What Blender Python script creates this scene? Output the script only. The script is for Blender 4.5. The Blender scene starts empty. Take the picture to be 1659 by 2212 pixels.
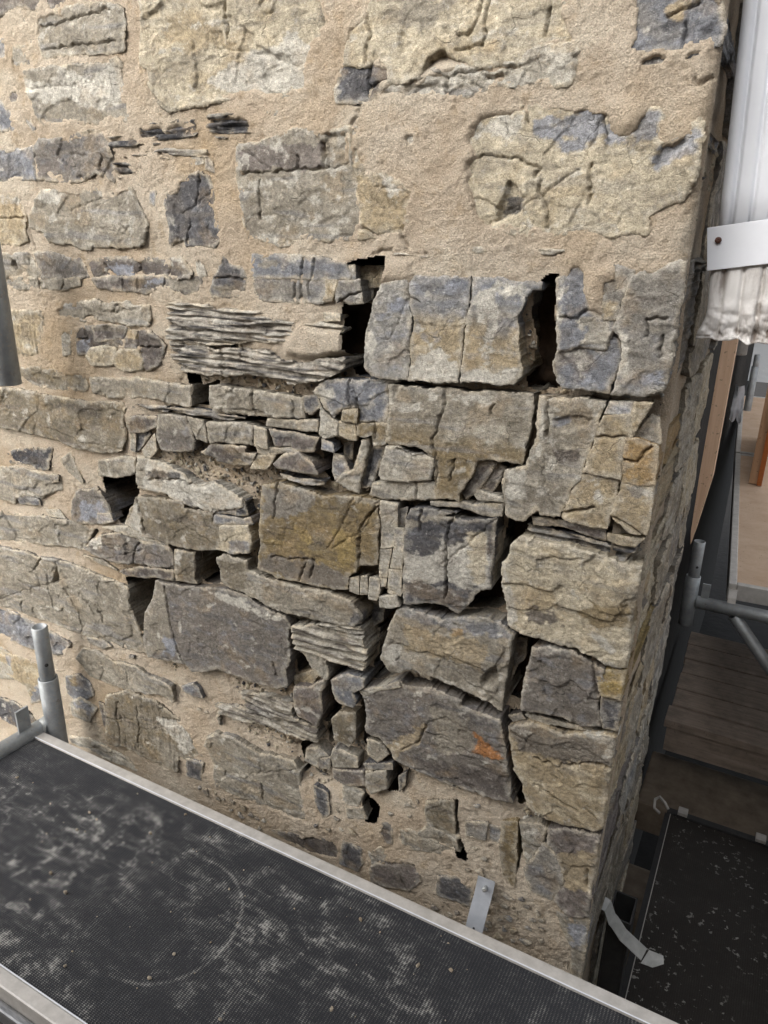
import bpy, bmesh, math, random
import numpy as np
from mathutils import Vector, Matrix

# ------------------------------------------------------------------ camera, sky, sun, exposure
CAM_ROWS = [[0.879618, -0.180216, -0.440222], [0.47539, 0.300682, 0.826797], [0.016635, 0.936543, -0.350158]]
CAM_LOC = (0.0, -1.100, 0.0)

scene = bpy.context.scene
C = scene.collection
cam_d = bpy.data.cameras.new('camera'); cam = bpy.data.objects.new('camera', cam_d); C.objects.link(cam)
cam_d.sensor_fit = 'HORIZONTAL'; cam_d.sensor_width = 36.0; cam_d.lens = 1600.0 / 1659.0 * 36.0
cam_d.clip_start = 0.02; cam_d.clip_end = 500.0
rows = np.array(CAM_ROWS)
cam.matrix_world = Matrix((
    (rows[0][0], rows[0][1], -rows[0][2], CAM_LOC[0]),
    (rows[1][0], rows[1][1], -rows[1][2], CAM_LOC[1]),
    (rows[2][0], rows[2][1], -rows[2][2], CAM_LOC[2]),
    (0, 0, 0, 1)))
scene.camera = cam
SUN_EL, SUN_AZ = 32.0, 206.0          # elevation; azimuth clockwise from +Y
world = bpy.data.worlds.new('World'); scene.world = world; world.use_nodes = True
wn = world.node_tree
sky = wn.nodes.new('ShaderNodeTexSky'); sky.sky_type = 'NISHITA'; sky.sun_disc = False
sky.sun_elevation = math.radians(SUN_EL); sky.sun_rotation = math.radians(SUN_AZ)
sky.air_density = 1.0; sky.dust_density = 4.0; sky.ozone_density = 0.6
hs = wn.nodes.new('ShaderNodeHueSaturation'); hs.inputs['Saturation'].default_value = 0.3      # thin white overcast
wn.links.new(sky.outputs[0], hs.inputs['Color'])
bg = wn.nodes['Background']; wn.links.new(hs.outputs[0], bg.inputs[0]); bg.inputs[1].default_value = 0.12
sun_d = bpy.data.lights.new('sun', 'SUN'); sun_d.energy = 1.4; sun_d.angle = math.radians(80); sun_d.color = (1.0, 0.97, 0.93)
sun = bpy.data.objects.new('sun', sun_d); C.objects.link(sun)
el, az = math.radians(SUN_EL), math.radians(SUN_AZ)
sdir = Vector((math.sin(az) * math.cos(el), math.cos(az) * math.cos(el), math.sin(el)))
sun.rotation_euler = sdir.to_track_quat('Z', 'Y').to_euler()
vs = scene.view_settings
vs.view_transform = 'Standard'; vs.look = 'None'; vs.gamma = 1.0; vs.use_curve_mapping = False; vs.exposure = 1.75
scene.cycles.max_bounces = 8; scene.cycles.diffuse_bounces = 4

# ------------------------------------------------------------------ helpers
rng = np.random.default_rng(11); random.seed(4)
def srgb(r, g, b):
    return tuple(((c / 255 + 0.055) / 1.055) ** 2.4 if c > 10 else c / 255 / 12.92 for c in (r, g, b))
_perm = rng.permutation(512); _ang = rng.random(512) * 2 * math.pi
_gx, _gy = np.cos(_ang), np.sin(_ang); _val = rng.random((512, 4)) * 2 - 1
def _h(ix, iy, s):
    return _perm[(_perm[(_perm[(ix + s * 37) & 511] + iy) & 511] + s) & 511]
def perlin(x, y, s=0):
    ix = np.floor(x).astype(np.int64); iy = np.floor(y).astype(np.int64)
    fx, fy = x - ix, y - iy
    u = fx * fx * fx * (fx * (fx * 6 - 15) + 10); v = fy * fy * fy * (fy * (fy * 6 - 15) + 10)
    def g(i, j):
        k = _h(ix + i, iy + j, s); return _gx[k] * (fx - i) + _gy[k] * (fy - j)
    a = g(0, 0); b = g(1, 0); c = g(0, 1); d = g(1, 1)
    return (a + (b - a) * u + (c - a) * v + (a - b - c + d) * u * v) * 1.5
def fbm(x, y, s=0, o=4, gain=0.5):
    r = 0; a = 1.0; f = 1.0; t = 0
    for k in range(o):
        r = r + a * perlin(x * f, y * f, s + k * 5); t += a; a *= gain; f *= 2.03
    return r / t
def facet(x, y, s=0, tilt=0.3):
    """broken rock faces: every jittered cell has its own height and slope"""
    ix = np.floor(x).astype(np.int64); iy = np.floor(y).astype(np.int64)
    best = np.full(x.shape, 9e9); out = np.zeros(x.shape)
    for i in (-1, 0, 1):
        for j in (-1, 0, 1):
            k = _h(ix + i, iy + j, s); v = _val[k]
            dx = x - (ix + i + .5 + .45 * v[..., 0]); dy = y - (iy + j + .5 + .45 * v[..., 1])
            d = dx * dx + dy * dy; m = d < best
            k2 = _val[(k * 7 + 3) & 511]
            out = np.where(m, v[..., 2] * .5 + tilt * (k2[..., 0] * dx + k2[..., 1] * dy), out); best = np.where(m, d, best)
    return out
def sstep(a, b, x):
    t = np.clip((x - a) / (b - a), 0, 1); return t * t * (3 - 2 * t)
def sdf(poly, x, y):
    """signed distance to a polygon, positive inside"""
    d = np.full(x.shape, 1e9); ins = np.zeros(x.shape, bool)
    n = len(poly)
    for i in range(n):
        ax, ay = poly[i]; bx, by = poly[(i + 1) % n]
        ex, ey = bx - ax, by - ay
        t = np.clip(((x - ax) * ex + (y - ay) * ey) / (ex * ex + ey * ey + 1e-12), 0, 1)
        d = np.minimum(d, (x - ax - t * ex) ** 2 + (y - ay - t * ey) ** 2)
        c = ((ay > y) != (by > y)) & (x < ex * (y - ay) / (ey if ey else 1e-12) + ax)
        ins ^= c
    return np.where(ins, 1, -1) * np.sqrt(d)
def linedist(pl, x, y):
    d = np.full(x.shape, 1e9)
    for i in range(len(pl) - 1):
        ax, ay = pl[i]; ex, ey = pl[i + 1][0] - ax, pl[i + 1][1] - ay
        t = np.clip(((x - ax) * ex + (y - ay) * ey) / (ex * ex + ey * ey + 1e-12), 0, 1)
        d = np.minimum(d, (x - ax - t * ex) ** 2 + (y - ay - t * ey) ** 2)
    return np.sqrt(d)
def mesh_np(name, V, Q, col=None, smooth=True):
    me = bpy.data.meshes.new(name)
    V = np.ascontiguousarray(V, np.float32); Q = np.ascontiguousarray(Q, np.int32)
    me.vertices.add(len(V)); me.vertices.foreach_set('co', V.ravel())
    me.loops.add(Q.size); me.loops.foreach_set('vertex_index', Q.ravel())
    me.polygons.add(len(Q)); k = Q.shape[1]
    me.polygons.foreach_set('loop_start', np.arange(0, Q.size, k, dtype=np.int32))
    me.polygons.foreach_set('loop_total', np.full(len(Q), k, np.int32))
    me.polygons.foreach_set('use_smooth', np.full(len(Q), smooth))
    me.update(calc_edges=True); me.validate()
    if col is not None:
        a = me.color_attributes.new('Col', 'FLOAT_COLOR', 'POINT')
        c4 = np.ones((len(V), 4), np.float32); c4[:, :3] = np.clip(col, 0.01, 0.9); a.data.foreach_set('color', c4.ravel())
    return me
def link(name, me, mat=None, parent=None, loc=None):
    o = bpy.data.objects.new(name, me); C.objects.link(o)
    if mat is not None: me.materials.append(mat)
    if loc is not None: o.location = loc
    if parent is not None: o.parent = parent
    return o
def empty(name, loc, label, cat, group=None):
    o = bpy.data.objects.new(name, None); C.objects.link(o); o.location = loc; o.empty_display_size = .05
    return tag(o, label, cat, group)
def tag(o, label, cat, group=None):
    o['label'] = label; o['category'] = cat
    if group: o['group'] = group
    return o
def structure(o): o['kind'] = 'structure'; return o

class MB:
    """collects shapes for one mesh, in world coordinates"""
    def __init__(s): s.bm = bmesh.new()
    def box(s, lo, hi, bev=0.0, rot=None, pivot=None, jit=0.0):
        b = bmesh.new(); bmesh.ops.create_cube(b, size=1.0)
        c = [(lo[i] + hi[i]) / 2 for i in range(3)]; d = [hi[i] - lo[i] for i in range(3)]
        for v in b.verts: v.co = Vector((c[0] + v.co.x * d[0], c[1] + v.co.y * d[1], c[2] + v.co.z * d[2]))
        if bev: bmesh.ops.bevel(b, geom=b.edges[:], offset=bev, segments=2, profile=.6, affect='EDGES')
        if rot is not None:
            p = Vector(pivot or c)
            for v in b.verts: v.co = p + rot @ (v.co - p)
        s._add(b)
    def _add(s, b):
        me = bpy.data.meshes.new('t'); b.to_mesh(me); b.free(); s.bm.from_mesh(me); bpy.data.meshes.remove(me)
    def tube(s, a, b, r, ri=None, n=28, chamf=.0):
        a, b = Vector(a), Vector(b); ax = (b - a).normalized()
        q = ax.to_track_quat('Z', 'Y'); bm = s.bm
        def ring(p, rr): return [bm.verts.new(p + q @ Vector((rr * math.cos(2 * math.pi * i / n), rr * math.sin(2 * math.pi * i / n), 0))) for i in range(n)]
        prof = []
        if ri is None: ri = r * .86
        prof = [(a, ri), (a, r - chamf), (a + ax * chamf, r), (b - ax * chamf, r), (b, r - chamf), (b, ri)] if chamf else [(a, ri), (a, r), (b, r), (b, ri)]
        rs = [ring(p, rr) for p, rr in prof]; rs.append(rs[0])
        for k in range(len(rs) - 1):
            for i in range(n):
                f = bm.faces.new((rs[k][i], rs[k][(i + 1) % n], rs[k + 1][(i + 1) % n], rs[k + 1][i])); f.smooth = True
    def prism(s, pts, thick, o, u, v):
        """polygon in plane (origin o, axes u, v), extruded by thick along u x v"""
        o, u, v = Vector(o), Vector(u), Vector(v); n = u.cross(v).normalized() * thick; bm = s.bm
        A = [bm.verts.new(o + u * p[0] + v * p[1]) for p in pts]; B = [bm.verts.new(w.co + n) for w in A]
        bm.faces.new(A[::-1]); bm.faces.new(B)
        for i in range(len(A)): bm.faces.new((A[i], A[(i + 1) % len(A)], B[(i + 1) % len(A)], B[i]))
    def sweep(s, path, prof, axis_u):
        """profile (offset along axis_u, offset along normal) swept along a path"""
        bm = s.bm; ring = []; au = Vector(axis_u).normalized()
        for i, p in enumerate(path):
            p = Vector(p); t = (Vector(path[min(i + 1, len(path) - 1)]) - Vector(path[max(i - 1, 0)])).normalized()
            nn = t.cross(au).normalized(); ring.append([bm.verts.new(p + au * a + nn * b) for a, b in prof])
        m = len(prof)
        for k in range(len(ring) - 1):
            for i in range(m): bm.faces.new((ring[k][i], ring[k][(i + 1) % m], ring[k + 1][(i + 1) % m], ring[k + 1][i]))
        bm.faces.new(ring[0][::-1]); bm.faces.new(ring[-1])
    def build(s, name, mat, parent=None, smooth=False):
        me = bpy.data.meshes.new(name); bmesh.ops.recalc_face_normals(s.bm, faces=s.bm.faces[:]); 
        base = Vector((0, 0, 0)) if parent is None else Vector(parent.location)
        if parent is not None and parent.parent is not None: base = base + Vector(parent.parent.location)
        vs_ = [v.co.copy() for v in s.bm.verts]
        c = sum(vs_, Vector()) / max(1, len(vs_))
        for v in s.bm.verts: v.co -= c
        s.bm.to_mesh(me); s.bm.free()
        if smooth:
            for p in me.polygons: p.use_smooth = True
        o = link(name, me, mat, parent, c - base); return o

# ------------------------------------------------------------------ materials
def nodes(name):
    m = bpy.data.materials.new(name); m.use_nodes = True; t = m.node_tree
    return m, t, t.nodes['Principled BSDF']
def N(t, typ, **k):
    n = t.nodes.new(typ)
    for a, b in k.items(): setattr(n, a, b)
    return n
def setin(t, n, i, v):
    if hasattr(v, 'is_output') or isinstance(v, bpy.types.NodeSocket): t.links.new(v, n.inputs[i])
    else: n.inputs[i].default_value = v
def math_(t, op, a, b=None, c=None, clamp=False):
    n = N(t, 'ShaderNodeMath', operation=op, use_clamp=clamp); setin(t, n, 0, a)
    if b is not None: setin(t, n, 1, b)
    if c is not None: setin(t, n, 2, c)
    return n.outputs[0]
def noise(t, co, scale, detail=3, rough=.55, dist=0):
    n = N(t, 'ShaderNodeTexNoise'); n.inputs['Scale'].default_value = scale; n.inputs['Detail'].default_value = detail
    n.inputs['Roughness'].default_value = rough; n.inputs['Distortion'].default_value = dist
    if co is not None: t.links.new(co, n.inputs['Vector'])
    return n.outputs[0]
def mapr(t, x, a, b, c=0., d=1., smooth=False):
    n = N(t, 'ShaderNodeMapRange'); n.clamp = True
    if smooth: n.interpolation_type = 'SMOOTHSTEP'
    setin(t, n, 0, x); n.inputs[1].default_value = a; n.inputs[2].default_value = b; n.inputs[3].default_value = c; n.inputs[4].default_value = d
    return n.outputs[0]
def mixc(t, f, a, b, mode='MIX'):
    n = N(t, 'ShaderNodeMix', data_type='RGBA', blend_type=mode)
    setin(t, n, 0, f)
    for i, v in ((6, a), (7, b)):
        if isinstance(v, bpy.types.NodeSocket): t.links.new(v, n.inputs[i])
        else: n.inputs[i].default_value = (*v[:3], 1)
    return n.outputs[2]
def bump(t, p, hgt, strength, dist):
    n = N(t, 'ShaderNodeBump'); n.inputs['Strength'].default_value = strength; n.inputs['Distance'].default_value = dist
    t.links.new(hgt, n.inputs['Height']); t.links.new(n.outputs[0], p.inputs['Normal'])
def coords(t, mapping=None):
    tc = N(t, 'ShaderNodeTexCoord'); v = tc.outputs['Object']
    if mapping:
        mp = N(t, 'ShaderNodeMapping'); mp.inputs['Scale'].default_value = mapping.get('scale', (1, 1, 1)); mp.inputs['Rotation'].default_value = mapping.get('rot', (0, 0, 0))
        t.links.new(v, mp.inputs['Vector']); v = mp.outputs[0]
    return v

def mat_stone():
    m, t, p = nodes('rubble_stone')
    co = coords(t); a = N(t, 'ShaderNodeVertexColor', layer_name='Col').outputs[0]
    n1 = noise(t, co, 160, 4, .65); n2 = noise(t, co, 600, 3, .6); n3 = noise(t, co, 60, 4, .6)
    f = math_(t, 'MULTIPLY', mapr(t, noise(t, co, 38, 6, .72), .32, .68, .74, 1.24), mapr(t, n1, .3, .7, .68, 1.26))
    f = math_(t, 'MULTIPLY', f, mapr(t, n2, .3, .7, .72, 1.26))
    vm = N(t, 'ShaderNodeVectorMath', operation='SCALE'); t.links.new(a, vm.inputs[0]); t.links.new(f, vm.inputs['Scale'])
    c = vm.outputs[0]
    pale = mapr(t, noise(t, co, 210, 5, .75), .52, .62)          # lime and lichen specks
    pale = math_(t, 'MULTIPLY', pale, mapr(t, n3, .45, .65))
    c = mixc(t, math_(t, 'MULTIPLY', pale, .34), c, (.62, .6, .55))
    spk = math_(t, 'MAXIMUM', mapr(t, noise(t, co, 380, 3, .65), .6, .68), mapr(t, noise(t, co, 120, 5, .75), .64, .72))        # dark specks
    c = mixc(t, math_(t, 'MULTIPLY', spk, .5), c, (.06, .055, .05))
    t.links.new(c, p.inputs['Base Color']); p.inputs['Roughness'].default_value = .88; p.inputs['Specular IOR Level'].default_value = .25
    # hairline fractures
    wv = N(t, 'ShaderNodeVectorMath', operation='ADD'); nz_ = N(t, 'ShaderNodeTexNoise'); nz_.inputs['Scale'].default_value = 22; nz_.inputs['Detail'].default_value = 4; t.links.new(co, nz_.inputs['Vector'])
    sc_ = N(t, 'ShaderNodeVectorMath', operation='SCALE'); sc_.inputs['Scale'].default_value = .05; t.links.new(nz_.outputs[1], sc_.inputs[0])
    t.links.new(co, wv.inputs[0]); t.links.new(sc_.outputs[0], wv.inputs[1])
    vo = N(t, 'ShaderNodeTexVoronoi', feature='DISTANCE_TO_EDGE'); vo.inputs['Scale'].default_value = 15; t.links.new(wv.outputs[0], vo.inputs['Vector'])
    hair = math_(t, 'MULTIPLY', mapr(t, vo.outputs[0], 0., .014, 1, 0), mapr(t, noise(t, co, 17, 2, .5), .54, .62))
    c = mixc(t, math_(t, 'MULTIPLY', hair, .3), c, (.05, .045, .04))
    t.links.new(c, p.inputs['Base Color'])
    h = math_(t, 'ADD', math_(t, 'MULTIPLY', noise(t, co, 130, 8, .76), 1.0), math_(t, 'MULTIPLY', n2, .3))
    h = math_(t, 'SUBTRACT', h, math_(t, 'MULTIPLY', hair, .3))
    bump(t, p, h, 1.0, .006)
    return m
def mat_mortar():
    m, t, p = nodes('lime_mortar')
    co = coords(t)
    n1 = noise(t, co, 9, 4, .6); n2 = noise(t, co, 420, 3, .6); n3 = noise(t, co, 35, 4, .6); n4 = noise(t, co, 3.2, 3, .5)
    c = mixc(t, mapr(t, n1, .35, .65), srgb(208, 195, 176), srgb(192, 175, 153))
    c = mixc(t, mapr(t, n4, .5, .66, 0, .55), c, srgb(180, 156, 122))
    c = mixc(t, mapr(t, noise(t, co, 5.3, 5, .65, .6), .52, .66, 0, .8), c, srgb(212, 201, 182))
    c = mixc(t, mapr(t, n3, .56, .74, 0, .5), c, srgb(176, 152, 118))
    g = mapr(t, n2, .3, .7, .72, 1.2)
    vm = N(t, 'ShaderNodeVectorMath', operation='SCALE'); t.links.new(c, vm.inputs[0]); t.links.new(g, vm.inputs['Scale'])
    c = vm.outputs[0]
    dk = mapr(t, noise(t, co, 520, 2, .5), .66, .72)
    c = mixc(t, math_(t, 'MULTIPLY', dk, .35), c, srgb(95, 75, 55))
    t.links.new(c, p.inputs['Base Color']); p.inputs['Roughness'].default_value = .95; p.inputs['Specular IOR Level'].default_value = .15
    vo = N(t, 'ShaderNodeTexVoronoi'); vo.inputs['Scale'].default_value = 330; t.links.new(co, vo.inputs['Vector'])
    h = math_(t, 'ADD', noise(t, co, 250, 5, .8), math_(t, 'MULTIPLY', vo.outputs[0], -.2))
    bump(t, p, h, 1.0, .0095)
    return m
def mat_galv(name='galvanised_steel', base=(.36, .38, .39), dirt=.3):
    m, t, p = nodes(name); co = coords(t)
    vo = N(t, 'ShaderNodeTexVoronoi'); vo.inputs['Scale'].default_value = 90; t.links.new(co, vo.inputs['Vector'])
    n = noise(t, co, 25, 4, .6); n2 = noise(t, co, 140, 4, .7)
    c = mixc(t, mapr(t, n, .3, .7), tuple(x * .72 for x in base), tuple(min(1, x * 1.15) for x in base))
    c = mixc(t, math_(t, 'MULTIPLY', mapr(t, n2, .56, .66), dirt * 1.8), c, srgb(182, 174, 160))
    c = mixc(t, math_(t, 'MULTIPLY', mapr(t, noise(t, co, 60, 5, .7), .62, .70), .5), c, srgb(104, 78, 60))
    t.links.new(c, p.inputs['Base Color']); p.inputs['Metallic'].default_value = .55
    t.links.new(mapr(t, n2, .3, .7, .42, .65), p.inputs['Roughness']); bump(t, p, n2, .25, .002)
    return m
def mat_plain(name, c1, c2, rough=.7, scale=30, metal=0., bumpd=.001, spec=.4, stretch=None):
    m, t, p = nodes(name); co = coords(t, {'scale': stretch} if stretch else None)
    n = noise(t, co, scale, 5, .65)
    t.links.new(mixc(t, mapr(t, n, .3, .7), c1, c2), p.inputs['Base Color'])
    p.inputs['Roughness'].default_value = rough; p.inputs['Metallic'].default_value = metal; p.inputs['Specular IOR Level'].default_value = spec
    bump(t, p, n, .5, bumpd); return m
def mat_timber(name, c1, c2, grain=(2, 2, 60), rough=.75, dirt=0.):
    m, t, p = nodes(name); co = coords(t, {'scale': grain})
    n = noise(t, co, 1.0, 6, .7, .4); co2 = coords(t); k = noise(t, co2, 14, 4, .6)
    c = mixc(t, mapr(t, n, .3, .7), c1, c2)
    if dirt: c = mixc(t, math_(t, 'MULTIPLY', mapr(t, k, .45, .7), dirt), c, (.05, .045, .04))
    sp = mapr(t, noise(t, co2, 110, 2, .5), .66, .72)
    c = mixc(t, math_(t, 'MULTIPLY', sp, .5), c, (.06, .04, .03))
    t.links.new(c, p.inputs['Base Color']); p.inputs['Roughness'].default_value = rough; p.inputs['Specular IOR Level'].default_value = .25
    bump(t, p, n, .5, .002); return m
def mat_deck(name, dust_amt=1.0, ring=None, speck=False):
    """black phenolic ply with a fine wire-mesh tread; pale dust lies in the tread"""
    m, t, p = nodes(name); tc = N(t, 'ShaderNodeTexCoord'); co = tc.outputs['Object']
    sx = N(t, 'ShaderNodeSeparateXYZ'); t.links.new(co, sx.inputs[0])
    X, Y = sx.outputs[0], sx.outputs[1]
    P = 2 * math.pi / .0056
    a = math_(t, 'SINE', math_(t, 'MULTIPLY', math_(t, 'ADD', math_(t, 'MULTIPLY', X, .5), math_(t, 'MULTIPLY', Y, .9)), P))
    b = math_(t, 'SINE', math_(t, 'MULTIPLY', math_(t, 'SUBTRACT', math_(t, 'MULTIPLY', X, .5), math_(t, 'MULTIPLY', Y, .9)), P))
    mesh = math_(t, 'MULTIPLY', a, b)
    # sweeping marks run askew across the board
    def askew(sc, ang):
        mp = N(t, 'ShaderNodeMapping'); mp.inputs['Rotation'].default_value = (0, 0, math.radians(ang)); mp.inputs['Scale'].default_value = (*sc, 1)
        t.links.new(co, mp.inputs['Vector']); return mp.outputs[0]
    st = noise(t, askew((9, 42), 24), 1.0, 8, .74, 0); bl = noise(t, co, 24, 8, .74, 0); big = noise(t, co, 2.6, 3, .5); fine = noise(t, co, 420, 3, .75); mid = noise(t, co, 70, 5, .75)
    scr = mapr(t, noise(t, askew((5, 230), 31), 1.0, 3, .5, .2), .66, .71)
    d = math_(t, 'ADD', math_(t, 'MULTIPLY', mapr(t, st, .44, .76), .62), math_(t, 'MULTIPLY', mapr(t, bl, .5, .68), .7))
    d = math_(t, 'MULTIPLY', d, mapr(t, big, .36, .62, .2, 1.1))
    d = math_(t, 'MULTIPLY', d, mapr(t, mid, .35, .62, .55, 1.25))
    d = math_(t, 'MULTIPLY', d, mapr(t, Y, .08, .22, 1, .5))            # less trodden along the wall side
    d = math_(t, 'ADD', d, math_(t, 'MULTIPLY', scr, .16))
    if ring:
        dx = math_(t, 'SUBTRACT', X, ring[0]); dy = math_(t, 'SUBTRACT', Y, ring[1])
        rr = math_(t, 'SQRT', math_(t, 'ADD', math_(t, 'MULTIPLY', dx, dx), math_(t, 'MULTIPLY', dy, dy)))
        e = math_(t, 'ABSOLUTE', math_(t, 'SUBTRACT', rr, math_(t, 'ADD', ring[2] - .004, math_(t, 'MULTIPLY', bl, .008))))
        arc = math_(t, 'GREATER_THAN', math_(t, 'ADD', math_(t, 'MULTIPLY', dx, ring[3]), math_(t, 'MULTIPLY', dy, ring[4])), -.02)
        rm = math_(t, 'MULTIPLY', math_(t, 'MULTIPLY', mapr(t, e, .001, .006, 1, 0), arc), mapr(t, mid, .3, .6, .3, 1))
        d = math_(t, 'ADD', d, math_(t, 'MULTIPLY', rm, .3))
    d = math_(t, 'MULTIPLY', d, dust_amt)
    # dust sits in the hollows of the tread first, then covers it
    lvl = math_(t, 'ADD', math_(t, 'MULTIPLY', d, 1.7), math_(t, 'ADD', math_(t, 'MULTIPLY', mesh, .62), math_(t, 'MULTIPLY', math_(t, 'SUBTRACT', fine, .5), .9)))
    cov = mapr(t, lvl, .42, 1.35, 0, .72)
    cov = math_(t, 'MAXIMUM', cov, math_(t, 'MULTIPLY', mapr(t, fine, .62, .72), .25))
    if speck:
        clump = mapr(t, noise(t, co, 4.5, 2, .5), .42, .58); s1 = math_(t, 'MULTIPLY', mapr(t, noise(t, co, 62, 4, .6), .615, .65), clump); s2 = math_(t, 'MULTIPLY', mapr(t, noise(t, co, 26, 5, .65), .68, .74), .6)
        cov = math_(t, 'MAXIMUM', math_(t, 'MULTIPLY', cov, .25), math_(t, 'MULTIPLY', math_(t, 'MAXIMUM', s1, s2), .7))
    if speck: base = ((.020, .017, .015), (.034, .029, .025))
    else: base = ((.012, .013, .016), (.021, .022, .026))
    c = mixc(t, cov, mixc(t, bl, *base), srgb(176, 174, 168))
    t.links.new(c, p.inputs['Base Color'])
    t.links.new(mapr(t, cov, 0, .6, .6, .95), p.inputs['Roughness']); p.inputs['Specular IOR Level'].default_value = .25
    bump(t, p, math_(t, 'ADD', mesh, math_(t, 'MULTIPLY', d, 1.2)), .5, .001)
    return m

M_STONE = mat_stone(); M_MORTAR = mat_mortar()
M_GALV = mat_galv(); M_GALV_D = mat_galv('dull_galvanised_steel', (.33, .34, .33), .5)
M_ALU = mat_plain('dusty_aluminium', srgb(196, 192, 186), srgb(170, 166, 160), .55, 40, .35, .0004)
M_ALU2 = mat_plain('worn_aluminium_lip', srgb(150, 150, 150), srgb(105, 106, 108), .45, 60, .6, .0005, stretch=(1, 8, 8))
M_DECK = mat_deck('mesh_tread_phenolic_board', 1.1, ring=(-.618, -.002, .140, 1.0, .1))
M_DECK_LOW = mat_deck('black_phenolic_board', .9, speck=True)
M_DUSTY = mat_timber('sawdust_covered_board', srgb(206, 182, 158), srgb(186, 158, 132), (8, 8, 8), .9)
M_PLY = mat_timber('plywood_face', srgb(176, 142, 112), srgb(150, 116, 88), (30, 3, 3))
M_PLYEDGE = mat_timber('plywood_edge', srgb(176, 104, 52), srgb(120, 66, 34), (6, 6, 400))
M_TIMBER = mat_timber('new_softwood', srgb(226, 196, 168), srgb(206, 172, 144), (90, 90, 5), .7)
M_OLDWOOD = mat_timber('weathered_board', srgb(164, 148, 134), srgb(130, 116, 104), (4, 50, 50), .85, .4)
M_WHITE = mat_plain('white_painted_metal', srgb(222, 225, 230), srgb(214, 217, 223), .35, 12, 0, .0001, .5)
M_SCREW = mat_plain('rusty_screw', srgb(92, 58, 44), srgb(60, 40, 34), .7, 300)
M_DARK = mat_plain('soil_and_shade_block', srgb(28, 25, 22), srgb(18, 16, 14), .95, 9, 0, .02)  # ground colour, also the near-black of the added block past the corner
M_HEART = mat_plain('earthy_hearting', srgb(84, 66, 50), srgb(56, 45, 36), .95, 30, 0, .01)
M_STEPS = mat_plain('dirty_concrete', srgb(124, 110, 94), srgb(90, 79, 67), .9, 14, 0, .004)
M_BLACKTUBE = mat_plain('black_steel', (.02, .02, .021), (.035, .034, .033), .6, 50)
M_RAG = mat_plain('white_rag', srgb(225, 226, 230), srgb(205, 206, 212), .9, 40, 0, .003)
def mat_plastic():
    m, t, p = nodes('milky_plastic_sheet'); co = coords(t)
    p.inputs['Base Color'].default_value = (.8, .8, .79, 1); p.inputs['Roughness'].default_value = .35
    tr = N(t, 'ShaderNodeBsdfTranslucent'); tr.inputs[0].default_value = (.86, .86, .85, 1)
    mx = N(t, 'ShaderNodeMixShader'); mx.inputs[0].default_value = .55
    t.links.new(p.outputs[0], mx.inputs[1]); t.links.new(tr.outputs[0], mx.inputs[2])
    t.links.new(mx.outputs[0], t.nodes['Material Output'].inputs['Surface'])
    bump(t, p, noise(t, co, 6, 4, .6, 1.0), .6, .03); return m
M_SHEET = mat_plastic()

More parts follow.
